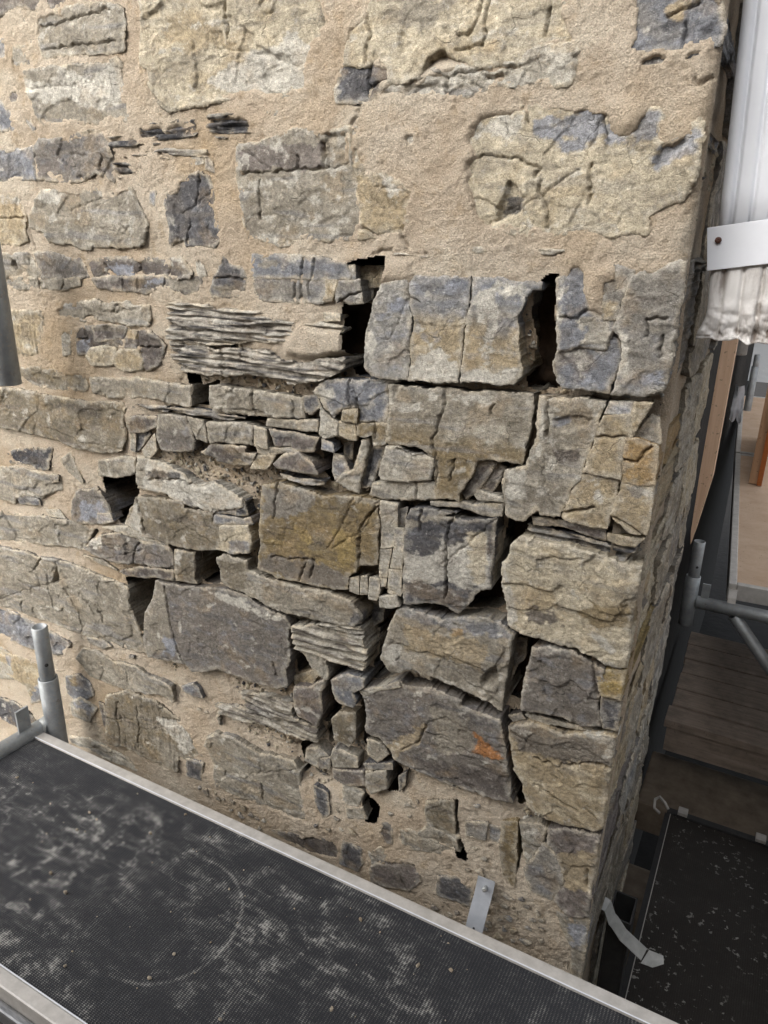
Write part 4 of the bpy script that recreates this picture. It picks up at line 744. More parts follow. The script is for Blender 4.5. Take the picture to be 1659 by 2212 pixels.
def stone_mesh(s, seed, cell, frame, depth, rows_n, grow=.001):
    P = s['poly']; lo = P.min(0) - 3 * cell; hi = P.max(0) + 3 * cell
    nu = int((hi[0] - lo[0]) / cell) + 2; nv = int((hi[1] - lo[1]) / cell) + 2
    U, V = np.meshgrid(lo[0] + np.arange(nu) * cell, lo[1] + np.arange(nv) * cell, indexing='ij')
    size = math.sqrt(abs(np.ptp(P[:, 0]) * np.ptp(P[:, 1]))); k = min(1.0, size / .12)
    wu = U + k * (.0045 * fbm(U / .03, V / .03, seed, 3) + .0016 * perlin(U / .006, V / .006, seed + 11))
    wv = V + k * (.0045 * fbm(U / .03 + 40, V / .03, seed, 3) + .0016 * perlin(U / .006 + 9, V / .006, seed + 11))
    sd = sdf(P, wu, wv) + grow
    gu, gv = np.gradient(sd, cell); gl = gu * gu + gv * gv + 1e-6
    keep = sd > -.55 * cell
    cells = keep[:-1, :-1] & keep[1:, :-1] & keep[1:, 1:] & keep[:-1, 1:]
    if not cells.any(): return None
    near = sd < .3 * cell
    U2 = np.where(near, U - np.clip(sd * gu / gl, -cell, cell), U); V2 = np.where(near, V - np.clip(sd * gv / gl, -cell, cell), V)
    sdc = np.maximum(sd, 0)
    # relief
    rough = dict(r=1.0, f=.45, s=.6, n=.4)[s['kind']] * (.45 + .75 * rng.random() if s['kind'] == 'r' else 1)
    au, av = (.055, .04) if 'v' not in s['opt'] else (.03, .09)
    wx = U / au + .22 * fbm(U / .05, V / .05, seed + 20, 3); wy = V / av + .22 * fbm(U / .05 + 7, V / .05, seed + 21, 3)
    brk = sstep(-.12, .22, fbm(U / .11, V / .08, seed + 29, 3))          # smooth cleavage here, broken flakes there
    h = rough * k * (.0040 * facet(wx * .6, wy * .6, seed + 22, .45) + brk * (.0026 * facet(wx * 1.6, wy * 2.1, seed + 23, .55) + .0012 * facet(wx * 4, wy * 6, seed + 24, .7)))
    h += rough * k * .0022 * fbm(U / .09, V / .06, seed + 25, 4, .5) + (.0006 + .0005 * brk if s['kind'] != 'n' else .0015) * fbm(U / .010, V / .008, seed + 26, 4, .7)
    tf = fbm(U / .16, V / .09, seed + 27, 4, .42) * 1.8; fr = tf - np.floor(tf)
    h += rough * k * .0034 * (np.floor(tf) + sstep(.95, 1.0, fr))
    if s['kind'] == 's':
        vv = V + .006 * fbm(U / .11, V / .07, seed + 30, 3)
        h += .008 * (sstep(-.12, .12, fbm(U / .13, vv / .0085, seed + 31, 2)) - .6) + .004 * fbm(U / .05, vv / .0035, seed + 32, 2)
    if 'v' in s['opt']: h += .0025 * fbm(U / .008, V / .12, seed + 33, 3)
    t_ = np.tan(rng.uniform(-.05, .05, 2)); c0 = P.mean(0); h += k * (t_[0] * (U - c0[0]) + t_[1] * (V - c0[1])) * .8
    for d_, pl in s['pit']:
        q = sdf(pl, wu, wv); h -= d_ * sstep(-.001, .005, q) * (1 + .3 * fbm(U / .02, V / .02, seed + 40, 3))
    cr = list(s['cr'])
    if size > .11 and s['kind'] in 'rf' and 'e' not in s['opt']:
        for _ in range(int(rng.integers(0, 3))):
            a = P[rng.integers(len(P))]; b = c0 + (P[rng.integers(len(P))] - c0) * rng.uniform(-.3, .6); cr.append(np.array([a, (a + b) / 2 + rng.normal(0, .008, 2), b]))
    for i, pl in enumerate(cr):
        q = linedist(pl, wu + .003 * perlin(U / .013, V / .013, seed + 50 + i), wv + .003 * perlin(U / .013 + 5, V / .013, seed + 51 + i))
        amp = 1.0 if i < len(s['cr']) else .4
        h -= amp * .008 * np.clip(1 - q / .0028, 0, 1)
    fl = .4 if s['kind'] in 'fs' else .75
    r = fl * (.0025 + .006 * (fbm(U / .035, V / .035, seed + 41, 2) + .5)) * (.4 + .6 * k); D_ = fl * (.003 + .006 * np.clip(fbm(U / .05, V / .05, seed + 42, 2) + .3, 0, 1)) * (.45 + .55 * k)
    tt = np.clip(1 - sdc / r, 0, 1); h -= D_ * tt * tt
    W = s['proud'] + h
    used = np.zeros(U.shape, bool)
    for a in (slice(None, -1), slice(1, None)):
        for b in (slice(None, -1), slice(1, None)): used[a, b] |= cells
    idx = -np.ones(U.shape, np.int64); idx[used] = np.arange(used.sum())
    u, v, w, sdv = U2[used], V2[used], W[used], sdc[used]
    I, J = np.where(cells)
    Q = [np.stack([idx[I, J], idx[I + 1, J], idx[I + 1, J + 1], idx[I, J + 1]], 1)]
    pad = np.zeros((cells.shape[0] + 2, cells.shape[1] + 2), bool); pad[1:-1, 1:-1] = cells
    E = []
    m = cells & ~pad[1:-1, :-2]; i, j = np.where(m); E.append(np.stack([idx[i, j], idx[i + 1, j]], 1))
    m = cells & ~pad[2:, 1:-1]; i, j = np.where(m); E.append(np.stack([idx[i + 1, j], idx[i + 1, j + 1]], 1))
    m = cells & ~pad[1:-1, 2:]; i, j = np.where(m); E.append(np.stack([idx[i + 1, j + 1], idx[i, j + 1]], 1))
    m = cells & ~pad[:-2, 1:-1]; i, j = np.where(m); E.append(np.stack([idx[i, j + 1], idx[i, j]], 1))
    E = np.concatenate(E); B, inv = np.unique(E, return_inverse=True); inv = inv.reshape(-1, 2)
    gub, gvb = (gu[used] / np.sqrt(gl[used]))[B], (gv[used] / np.sqrt(gl[used]))[B]
    n0 = len(u); nb = len(B); us, vs_, ws, ds = [u], [v], [w], [sdv]; prev = B
    for r_ in range(1, rows_n + 1):
        f = ((r_ - 1) / (rows_n - 1)) ** 1.25; wk = w[B] + (-depth - w[B]) * f
        al = u[B] * gvb - v[B] * gub
        ins = .006 * f + .0035 * min(1, f * 6) * (fbm((u[B] + v[B]) / .03 + wk / .02, wk / .03 + v[B] / .03, seed + 60, 4) + .3) * k
        if 'k' in s['opt']: ins = ins + .006 * min(1, f * 5) * (facet((v[B]) / .035, wk / .05, seed + 61, .9) * .6 + .4)
        us.append(u[B] + gub * ins); vs_.append(v[B] + gvb * ins); ws.append(wk); ds.append(np.full(nb, .02))
        cur = np.arange(nb) + n0 + (r_ - 1) * nb
        if r_ > 1: Q.append(np.stack([prev[inv[:, 1]], prev[inv[:, 0]], cur[inv[:, 0]], cur[inv[:, 1]]], 1))
        prev = cur
    u, v, w, ds = map(np.concatenate, (us, vs_, ws, ds)); Q = np.concatenate(Q)
    col = stone_colour(s, u + np.where(np.arange(len(u)) >= n0, w, 0), v, ds, seed)
    if frame == 'front': X = np.stack([u, -w, v], 1)
    else: X = np.stack([XC - .004 + w, u, v], 1)
    return X, Q, col

wall = empty('stone_wall', (-.8, .3, -2.0), 'cracked grey and buff rubble stone wall with sandy lime mortar, its corner on the right', 'wall')
WB = np.array(wall.location)
for n, s in enumerate(stones):
    e = 'e' in s['opt']; corner = 'k' in s['opt']
    size = math.sqrt(np.ptp(s['poly'][:, 0]) * np.ptp(s['poly'][:, 1]))
    small = size < .05
    cell = .0055 if e else (.0017 if small else .0021)
    dep = .03 + max(0, -s['proud']) if (small and s['proud'] > -.01) else (.26 if corner else .12 + max(0, -s['proud']))
    r = stone_mesh(s, n * 3 + 1, cell, 'front', dep, 24 if corner else (3 if small else 7), .0045 if s['proud'] > 0 and not small and float(mortar_level(*s['poly'].mean(0))) > -.008 else (.0004 if size > .1 else .0016))
    if r is None: continue
    X, Q, col = r; c = X.mean(0)
    s['obj'] = link('stone', mesh_np('stone', X - c, Q, col), M_STONE, wall, Vector(c - WB))
# side face: coursed stones beyond the quoins
zz = .75
while zz > -1.95:
    hh = random.uniform(.10, .19); yy = random.uniform(.2, .27)
    while yy < DEPTH - .05:
        ww = random.uniform(.13, .26); y1 = min(yy + ww, DEPTH - .01)
        if DEPTH - y1 < .07: y1 = DEPTH - .005
        g = .010
        poly = np.array([(yy + g, zz - g), ((yy + y1) / 2, zz - g * .6), (y1 - g, zz - g), (y1 - g, zz - hh + g), ((yy + y1) / 2, zz - hh + g * .6), (yy + g, zz - hh + g)]) + np.array([[random.uniform(-.006, .006), random.uniform(-.006, .006)] for _ in range(6)])
        s = dict(kind='r', col=random.choice('gwhocg'), proud=random.choice([.001, .004, .007]), opt=['w%.2f' % random.choice([.2, .4, .6])], poly=poly, cr=[], pit=[], pa=[])
        r = stone_mesh(s, random.randint(700, 1500), .006, 'side', .05, 3)
        if r is not None:
            X, Q, col = r; c = X.mean(0); link('stone', mesh_np('stone', X - c, Q, col), M_STONE, wall, Vector(c - WB))
        yy = y1
    zz -= hh

# mortar, front face
def front_mortar(x0, x1, z0, z1, cell, name, skip=None):
    nx = int(round((x1 - x0) / cell)) + 1; nz = int(round((z1 - z0) / cell)) + 1
    X, Z = np.meshgrid(np.linspace(x0, x1, nx), np.linspace(z0, z1, nz), indexing='ij')
    L = mortar_level(X, Z)
    L = L + np.where(L > -.008, .0015, 0) + .0058 * fbm(X / .07, Z / .06, 301, 4) + .0026 * fbm(X / .018, Z / .016, 302, 4, .65) + .0017 * perlin(X / .0065, Z / .0065, 305)
    cover = np.full(X.shape, -1.0); hole = np.full(X.shape, -1.0)
    def window(P, pad):
        a = np.searchsorted(X[:, 0], P[:, 0].min() - pad); b = np.searchsorted(X[:, 0], P[:, 0].max() + pad)
        c = np.searchsorted(Z[0], P[:, 1].min() - pad); d = np.searchsorted(Z[0], P[:, 1].max() + pad)
        return slice(a, b), slice(c, d)
    for h_, pl in mbump:
        w = window(pl, .03)
        if X[w].size == 0: continue
        q = sdf(pl, X[w], Z[w]) + .006 * fbm(X[w] / .03, Z[w] / .03, 310, 3)
        L[w] += (h_ + .003 * fbm(X[w] / .03, Z[w] / .03, 311, 3) - L[w]) * sstep(-.012, .008, q)
    for i_, pl in enumerate(mcracks):
        w = window(pl, .012)
        if X[w].size == 0: continue
        q = linedist(pl, X[w] + .004 * perlin(X[w] / .012, Z[w] / .012, 320 + i_), Z[w] + .003 * perlin(X[w] / .012, Z[w] / .012 + 7, 320 + i_))
        L[w] -= .008 * np.clip(1 - q / .0032, 0, 1)
    for h_, pl in voids:
        w = window(pl, .02)
        if X[w].size == 0: continue
        q = sdf(pl, X[w] + .003 * perlin(X[w] / .02, Z[w] / .02, 303), Z[w] + .003 * perlin(X[w] / .02 + 8, Z[w] / .02, 303))
        hole[w] = np.maximum(hole[w], q + .003)
    for s in stones:
        w = window(s['poly'], .012)
        if X[w].size == 0: continue
        q = sdf(s['poly'], X[w], Z[w])
        inmb = L[w] > .010
        q0 = .003 + (.018 * np.clip(fbm(X[w] / .04, Z[w] / .03, 306, 4) + .05, 0, .6) if s['proud'] < .0085 else 0.)
        lim = np.where(q > q0, s['proud'] - .003 - 1.2 * np.clip(q - q0, 0, .03), 9)
        raised = np.zeros(X[w].shape, bool)
        for h_, pl in mbump: raised |= sdf(pl, X[w], Z[w]) > -.004
        L[w] = np.where(raised, L[w], np.minimum(L[w], lim)); cover[w] = np.maximum(cover[w], np.where(raised, -1, q))
    t = np.clip((X - (XC - .022)) / .022, 0, 1); L = L - .018 * (1 - np.sqrt(np.clip(1 - t * t, 0, 1)))
    idx = np.arange(X.size).reshape(X.shape)
    ok = (cover < .020) & (hole < .0005)
    cells = ok[:-1, :-1] & ok[1:, :-1] & ok[1:, 1:] & ok[:-1, 1:]
    if skip is not None:
        cx_ = (X[:-1, :-1] + X[1:, 1:]) / 2; cz_ = (Z[:-1, :-1] + Z[1:, 1:]) / 2
        cells &= ~((cx_ > skip[0]) & (cx_ < skip[1]) & (cz_ > skip[2]) & (cz_ < skip[3]))
    I, J = np.where(cells)
    Q = np.stack([idx[I, J], idx[I + 1, J], idx[I + 1, J + 1], idx[I, J + 1]], 1)
    usedv, inv = np.unique(Q, return_inverse=True)
    V = np.stack([X, -L, Z], -1).reshape(-1, 3)[usedv]
    link('mortar', mesh_np('mortar', V - WB, inv.reshape(-1, 4)), M_MORTAR, wall)
    return X, Z, L, np.maximum(cover, np.where(hole > -.006, 1, -1))
GX0, GX1, GZ0, GZ1 = -1.72, XC, -1.50, .42
MX, MZ, ML, MC = front_mortar(GX0, GX1, GZ0, GZ1, .0028, 'mortar')
front_mortar(-2.40, XC, -2.0, .95, .008, 'mortar', skip=(GX0 + .004, GX1 + .1, GZ0 + .004, GZ1 - .004))
# mortar, side face
ny, nz = int(DEPTH / .006), int(2.95 / .006)
Yg, Zg = np.meshgrid(np.linspace(.0, DEPTH, ny), np.linspace(-2.0, .95, nz), indexing='ij')
lv = mortar_level(np.full(nz, XC), np.linspace(-2.0, .95, nz))[None, :] * sstep(.12, .02, Yg)
W_ = XC - .012 + np.minimum(lv, 0) * .7 + .006 * fbm(Yg / .09, Zg / .07, 401, 4) + .002 * fbm(Yg / .018, Zg / .018, 402, 4) - .012 * sstep(.02, 0, Yg)
ii = np.arange(Yg.size).reshape(Yg.shape)
Q = np.stack([ii[:-1, :-1], ii[1:, :-1], ii[1:, 1:], ii[:-1, 1:]], -1).reshape(-1, 4)
link('mortar', mesh_np('mortar', np.stack([W_, Yg, Zg], -1).reshape(-1, 3) - WB, Q), M_MORTAR, wall)
HX, HZ = np.meshgrid(np.linspace(-2.4, XC - .03, 280), np.linspace(-2.0, .95, 360), indexing='ij')
HY = .105 + .020 * facet(HX / .05, HZ / .045, 601, .9) + .012 * fbm(HX / .03, HZ / .03, 602, 4)
ii = np.arange(HX.size).reshape(HX.shape); Q = np.stack([ii[:-1, :-1], ii[1:, :-1], ii[1:, 1:], ii[:-1, 1:]], -1).reshape(-1, 4)
link('hearting', mesh_np('hearting', np.stack([HX, HY, HZ], -1).reshape(-1, 3) - WB, Q), M_HEART, wall)
# small packing stones pinned into the mortar where nothing larger sits
CV, CQ, CCOL = [], [], []; off = 0
free = np.where(MC > 0, MC, MC)
PACK = pts(PACKING)
cand = np.argwhere(MC < -.5); rng.shuffle(cand)
placed = []
dist_all = None
for i, j in cand[:9000]:
    x, z = MX[i, j], MZ[i, j]
    if sdf(PACK, np.array([x]), np.array([z]))[0] < 0: continue
    r = .006 + .011 * rng.random() ** 1.6
    ri = int(r / .0028) + 1
    win = MC[max(0, i - ri):i + ri + 1, max(0, j - ri):j + ri + 1]
    if (win > -.5).any() or any((x - a) ** 2 + (z - b) ** 2 < (r + q + .002) ** 2 for a, b, q in placed): continue
    placed.append((x, z, r)); n = rng.integers(5, 8); an = np.sort(rng.random(n)) * 2 * math.pi; asp = rng.uniform(.5, 1.0)
    poly = np.stack([x + r * np.cos(an) * rng.uniform(.75, 1.1, n), z + asp * r * np.sin(an) * rng.uniform(.75, 1.1, n)], 1)
    s = dict(kind='r', col='gwbhpokqmv'[rng.integers(10)], proud=ML[i, j] + .004, opt=['w.2'], poly=poly, cr=[], pit=[], pa=[])
    res = stone_mesh(s, int(rng.integers(1, 900)), .0022, 'front', .02 - ML[i, j], 3)
    if res is None: continue
    CV.append(res[0]); CQ.append(res[1] + off); CCOL.append(res[2]); off += len(res[0])
    if len(placed) > 220: break
if CV:
    o = link('packing_stones', mesh_np('packing_stones', np.concatenate(CV) - WB, np.concatenate(CQ), np.concatenate(CCOL)), M_STONE, wall); o['kind'] = 'stuff'
# crumbs lying in the raked-out joints
rec = (ML < -.012) & (ML > -.045) & (MC < -.001); ci = np.argwhere(rec)
if len(ci):
    ico = bmesh.new(); bmesh.ops.create_icosphere(ico, subdivisions=1, radius=1.0); iv = np.array([v.co[:] for v in ico.verts]); it = np.array([[v.index for v in f.verts] for f in ico.faces]); ico.free()
    VV, TT, CC = [], [], []
    for n in range(1500):
        i, j = ci[rng.integers(len(ci))]; r = .0013 + .0045 * rng.random() ** 3
        v = iv * (1 + .35 * rng.normal(size=(len(iv), 1)).clip(-1, 1)) * r * rng.uniform(.6, 1.2, 3)
        v = v + np.array([MX[i, j], -ML[i, j] - r * .4, MZ[i, j]]); TT.append(it + len(VV) * len(iv)); VV.append(v - WB)
        cc = [MORTAR_C, PAL['g'], PAL['W'], PAL['k'], PAL['c']][rng.integers(5)]; CC.append(np.tile(cc, (len(iv), 1)))
    o = link('crumbs', mesh_np('crumbs', np.concatenate(VV), np.concatenate(TT), np.concatenate(CC), False), M_STONE, wall); o['kind'] = 'stuff'

# ------------------------------------------------------------------ ground and things beyond the corner
b = MB(); b.box((-2.4, .705, -3.2), (-.235, 6.0, 1.0)); tag(b.build('shade_block', M_DARK), 'dark recessed wall face behind the upright timber board', 'wall')  # near-black block added to darken the gap past the corner
def sheet(name, lo, hi, mat):
    b = MB(); b.box(lo, hi); return structure(b.build(name, mat))
sheet('ground', (-40, -40, -3.3), (40, 60, -3.2), M_DARK)

hd = empty('hoarding', (-.5, -2.0, -3.2), 'added unseen board hoarding on the open side of the scaffold', 'hoarding')  # row of boards added out of view so the wall darkens downwards
for k in range(22):
    b = MB(); x = -2.5 + k * .3; b.box((x, -2.03, -3.2), (x + .294, -2.0, OCCLUDER_TOP + .01 * (k % 3))); b.build('board', M_OLDWOOD, hd)
ZD = -1.22
def scaffold_deck(name, x0, x1, y0, y1, z, label, top_mat, rotz=0., rail=.027, group=None, lip=True):
    """decking unit: board in an aluminium frame, lying along X"""
    e = empty(name, (x0, y0, z - .05), label, 'scaffold deck', group)
    L, Wd = x1 - x0, y1 - y0
    def local(b, nm, mat, par=e):
        o = b.build(nm, mat); o.location = Vector(o.location); o.parent = par; return o
    b = MB(); b.box((rail - .003, rail - .003, .030), (L - rail + .003, Wd - rail + .003, .047)); board = local(b, 'board', top_mat)
    for yy in (0, Wd - rail):
        b = MB(); b.box((0, yy, -.012), (L, yy + rail, .052), .0035); local(b, 'side_rail', M_ALU)
        b = MB(); yb = yy + rail - .0015 if yy == 0 else yy - .0005; b.box((rail, yb, .0525), (L - rail, yb + .002, .0535)); local(b, 'rail_bead', M_WHITE)
    if lip:
        b = MB(); b.box((0, -.016, -.012), (L, -.0005, .020), .004); local(b, 'rail_lip', M_ALU2)
    for xx in (0, L - rail):
        b = MB(); b.box((xx, rail + .0005, -.010), (xx + rail, Wd - rail - .0005, .0505), .003); local(b, 'end_rail', M_ALU)
    e.rotation_euler.z = rotz
    return e

dk = scaffold_deck('scaffold_deck', -1.562, 1.1, -.607, -.103, ZD - .002, 'dusty black mesh scaffold deck with pale aluminium edge, running along the wall', M_DECK)

# mortar crumbs scattered on the deck
VV, TT = [], []
for n in range(130):
    x = rng.uniform(-1.45, .3); y = -.56 + .42 * rng.random(); r = .0010 + .0042 * rng.random() ** 4
    v = iv * (1 + .35 * rng.normal(size=(len(iv), 1)).clip(-1, 1)) * r * rng.uniform(.6, 1.2, 3) + np.array([x, y, ZD - .0045 + r * .5]); TT.append(it + len(VV) * len(iv)); VV.append(v)
o = link('mortar_crumbs', mesh_np('mortar_crumbs', np.concatenate(VV), np.concatenate(TT), None, False), M_MORTAR); tag(o, 'pale mortar crumbs scattered over the dusty black deck', 'debris'); o['kind'] = 'stuff'

def standard(x, y, ztop, zcol, zbot, label, group=None):
    e = empty('scaffold_standard', (x, y, zbot), label, 'scaffold pole', group)
    b = MB(); b.tube((x, y, zbot), (x, y, zcol), .0242, .0205, chamf=.001); b.build('tube', M_GALV, e)
    if ztop is not None:
        b = MB(); b.tube((x, y, zcol - .03), (x, y, ztop), .0190, .0160, chamf=.0015); sp = b.build('spigot', M_GALV, e)
    return e
# left frame, by the wall
PX, PY = -1.514, -.070
e = standard(PX, PY, -.926, -1.074, -1.62, 'grey scaffold pole with open spigot standing at the left end of the dusty deck')
b = MB(); b.tube((PX + .0168, PY - .0093, -1.027), (PX + .0180, PY - .0100, -1.027), .0045, .0005, 16); b.build('pin_hole', M_BLACKTUBE, e)
b = MB(); b.tube((PX - .024, PY - .010, -1.222), (PX - .085, -.95, -1.240), .0235, chamf=.001); b.build('transom', M_GALV, e)
b = MB(); b.box((PX - .031, PY - .085, -1.206), (PX - .025, PY - .050, -1.138), .001); b.build('fin_plate', M_GALV, e)
b = MB(); b.tube((PX - .006, PY - .008, -1.222), (PX - .031, PY - .016, -1.222), .027, .0245, 24, .003); b.build('weld', M_GALV_D, e)
e = standard(-1.418, -.112, None, .05, -.305, 'grey scaffold tube ending above the brown slab at the left edge')
b = MB(); b.tube((-1.398, -.128, -.145), (-1.392, -.132, -.145), .006, .001, 14); b.build('bolt_head', M_GALV_D, e)

# right frame, beyond the corner
e = standard(-.146, 1.46, -.956, -1.085, -1.272, 'grey scaffold pole with open spigot beyond the wall corner')
b = MB(); b.tube((-.146 + .007, 1.46 - .0178, -1.045), (-.146 + .0078, 1.46 - .0192, -1.045), .0045, .0005, 16); b.build('pin_hole', M_BLACKTUBE, e)
b = MB(); b.tube((-.123, 1.46, -1.18), (.62, 1.46, -1.176), .0225, chamf=.001); b.build('transom', M_GALV, e)
b = MB(); b.box((-.112, 1.455, -1.158), (-.086, 1.461, -1.105), .001); b.build('fin_plate', M_GALV, e)
b = MB(); b.tube((.0, 1.46, -1.20), (.36, 1.46, -1.62), .0205, chamf=.001); b.build('brace', M_GALV, e)
e = standard(-.133, 1.46, None, .9, -.327, 'short grey scaffold tube end below the white downpipe')
e = standard(-.175, 4.6, -.72, -.80, -1.3, 'thin far scaffold pole before the plastic sheet')

def deck_y(name, p0, ang, length, width, z, label, mat, claw=True):
    """a deck running away from the viewer"""
    e = empty(name, (p0[0], p0[1], z - .05), label, 'scaffold deck')
    def local(b, nm, m): o = b.build(nm, m); o.parent = e; return o
    r = .026
    b = MB(); b.box((r - .003, r - .003, .028), (width - r + .003, length - r + .003, .046)); local(b, 'board', mat)
    for xx in (0, width - r):
        b = MB(); b.box((xx, 0, -.014), (xx + r, length, .050), .003); local(b, 'side_rail', M_ALU)
    for yy in (0, length - r):
        b = MB(); b.box((r + .0005, yy, -.010), (width - r - .0005, yy + r, .0485), .003); local(b, 'end_rail', M_ALU)
    if claw:
        for xx in (.004, width - .03):
            b = MB(); P_ = [(-.002, .03), (-.022, .028), (-.044, .012), (-.052, -.012), (-.044, -.036), (-.038, -.034), (-.044, -.012), (-.038, .008), (-.020, .020), (-.002, .022)]
            b.prism([(p[0] + .006, p[1]) for p in P_], .026, (xx, 0, 0), (0, 1, 0), (0, 0, 1)); local(b, 'claw', M_ALU)
    e.rotation_euler.z = ang; return e
deck_y('scaffold_deck', (-.034, 1.50), math.radians(3.7), 1.84, 1.7, -1.102, 'sawdust covered deck beyond the corner, nearer of the two', M_DUSTY)
deck_y('scaffold_deck', (.20, -.08), 0, 1.52, 1.6, -1.102, 'wide scaffold deck of the next bay at the right', M_DUSTY, False)  # added outside the frame to keep sky light off the lower deck
deck_y('scaffold_deck', (-.156, 3.37), math.radians(3.2), 1.8, 1.7, -1.102, 'sawdust covered deck beyond the corner, farther of the two, below the plastic sheet', M_DUSTY)
deck_y('scaffold_deck', (.22, -.55), 0, 3.4, 2.2, 1.05, 'scaffold deck of the lift overhead, beyond the corner', M_OLDWOOD, False)  # added above the frame, blocks sky light over the right side
# plywood sheet standing on the deck
o = MB(); e = empty('plywood_sheet', (-.02, 2.75, -1.10), 'brown plywood sheet standing on edge on the sawdust covered deck', 'plywood')
o.box((-.052, 2.76, -1.0995), (.006, 3.75, .6), .0); o.build('face', M_PLY, e)
o = MB(); o.box((-.016, 2.742, -1.0995), (.006, 2.7595, .6)); o.build('edge', M_PLYEDGE, e)
# vertical timber
o = MB(); o.prism([(-.150, -.60), (-.147, -.76), (-.142, -.80), (-.136, -.76), (-.117, -.60), (-.114, .7), (-.152, .7)], -.045, (0, 1.0, 0), (1, 0, 0), (0, 0, 1)); tag(o.build('timber_board', M_TIMBER), 'upright pale orange timber board just beyond the wall corner', 'timber')
# sheeting
ny, nz = 60, 60
Yv, Zv = np.meshgrid(np.linspace(-1.2, 2.6, ny), np.linspace(-1.02, 1.6, nz), indexing='ij')
D_ = 5.35 + .10 * fbm(Yv / .5, Zv / .9, 501, 4) + .04 * fbm(Yv / .12, Zv / .4, 502, 3)
ii = np.arange(Yv.size).reshape(Yv.shape); Q = np.stack([ii[:-1, :-1], ii[1:, :-1], ii[1:, 1:], ii[:-1, 1:]], -1).reshape(-1, 4)
tag(link('plastic_sheet', mesh_np('plastic_sheet', np.stack([Yv, D_, Zv], -1).reshape(-1, 3), Q), M_SHEET), 'milky translucent plastic sheet hanging at the far end of the decks', 'plastic sheet')
# white rag
ny, nz = 14, 16
a, c_ = np.meshgrid(np.linspace(0, 1, ny), np.linspace(0, 1, nz), indexing='ij')
X = -.262 + .075 * a + .03 * c_ * (a - .4) + .01 * fbm(a * 3, c_ * 3, 511, 2); Z = -.80 - .19 * c_ - .05 * a * c_ * np.abs(np.sin(a * 9)); Yr = 3.75 + .035 * np.sin(a * 7 + c_ * 2) + .03 * fbm(a * 4, c_ * 2, 512, 3)
ii = np.arange(a.size).reshape(a.shape); Q = np.stack([ii[:-1, :-1], ii[1:, :-1], ii[1:, 1:], ii[:-1, 1:]], -1).reshape(-1, 4)
tag(link('rag', mesh_np('rag', np.stack([X, Yr, Z], -1).reshape(-1, 3), Q), M_RAG), 'crumpled white rag hanging beside the far deck', 'rag')

# board platform below
e = empty('board_platform', (-.17, 1.8, -1.95), 'weathered timber board platform in the shade below the sawdust covered deck', 'platform')
y = 1.80
for k, wd in enumerate((.13, .145, .15, .14, .15, .15)):
    b = MB(); x0 = -.172 + random.uniform(-.006, .006)
    b.box((x0, y, -1.94), (1.2, y + wd - .011, -1.90 + random.uniform(-.003, .003)), .003); b.build('plank', M_OLDWOOD, e); y += wd
b = MB(); b.box((-.165, 1.81, -2.06), (1.2, 1.87, -1.9405)); b.build('bearer', M_OLDWOOD, e)
b = MB(); b.box((-.215, 1.60, -2.34), (1.4, 1.98, -2.2), .01); tag(b.build('step', M_STEPS), 'dim stone step in the dark below the timber board platform', 'step')
b = MB(); b.box((-.30, 1.35, -3.2), (1.4, 1.60, -2.52), .02); tag(b.build('footing', M_STEPS), 'lowest dark stone step beside the black lower deck', 'step')
# lower black deck
deck = empty('scaffold_deck', (-.085, .0, -1.82), 'black paint-splashed lower deck in the shade right of the wall corner', 'scaffold deck')
b = MB(); b.box((-.066, -1.4, -1.818), (.62, 1.10, -1.80)); b.build('board', M_DECK_LOW, deck)
b = MB(); b.box((-.083, -1.4, -1.86), (-.0665, 1.10, -1.798)); b.build('side_rail', M_BLACKTUBE, deck)
b = MB(); b.box((-.0670, -1.4, -1.7975), (-.0645, 1.10, -1.7965)); b.build('rail_bead', M_ALU, deck)
b = MB(); b.box((-.078, 1.1005, -1.84), (.62, 1.125, -1.792), .002); b.build('end_rail', M_BLACKTUBE, deck)
for xx in (-.045, .19):
    b = MB(); b.box((xx, 1.098, -1.790), (xx + .03, 1.130, -1.778), .002); b.build('clip', M_ALU, deck)
b = MB(); b.sweep([(-.075, 1.112, -1.792), (-.090, 1.125, -1.780), (-.110, 1.14, -1.775), (-.122, 1.13, -1.785), (-.118, 1.105, -1.80), (-.098, 1.095, -1.805)], [(-.003, -.004), (.003, -.004), (.003, .004), (-.003, .004)], (0, 0, 1)); b.build('latch', M_ALU, deck)
# dark box section and metal ties
e = empty('box_section', (-.112, .235, -2.6), 'dark steel box section standing below the side of the wall', 'steel post')
for lo, hi in (((-.125, .22, -2.6), (-.121, .30, -1.40)), ((-.079, .22, -2.6), (-.075, .30, -1.40)), ((-.1205, .22, -2.6), (-.0795, .224, -1.40)), ((-.1205, .296, -2.6), (-.0795, .30, -1.40))):
    b = MB(); b.box(lo, hi); b.build('side', M_BLACKTUBE, e)
def strip(name, path, half, th, mat, parent, axis):
    b = MB(); b.sweep(path, [(-half, -th), (half, -th), (half, th), (-half, th)], axis); return b.build(name, mat, parent)
def smooth_path(P, n=5):
    P = [Vector(p) for p in P]; out = []
    for i in range(len(P) - 1):
        p0, p1, p2, p3 = P[max(i - 1, 0)], P[i], P[i + 1], P[min(i + 2, len(P) - 1)]
        for k in range(n):
            t = k / n; out.append(.5 * ((2 * p1) + (p2 - p0) * t + (2 * p0 - 5 * p1 + 4 * p2 - p3) * t * t + (3 * p1 - p0 - 3 * p2 + p3) * t ** 3))
    return out + [P[-1]]
M_STRAP = mat_plain('galvanised_strap', srgb(186, 190, 196), srgb(160, 165, 172), .4, 30, .35, .0008)
M_STRAP_D = mat_plain('dull_strap', srgb(188, 190, 188), srgb(150, 152, 150), .5, 30, .3, .0008)
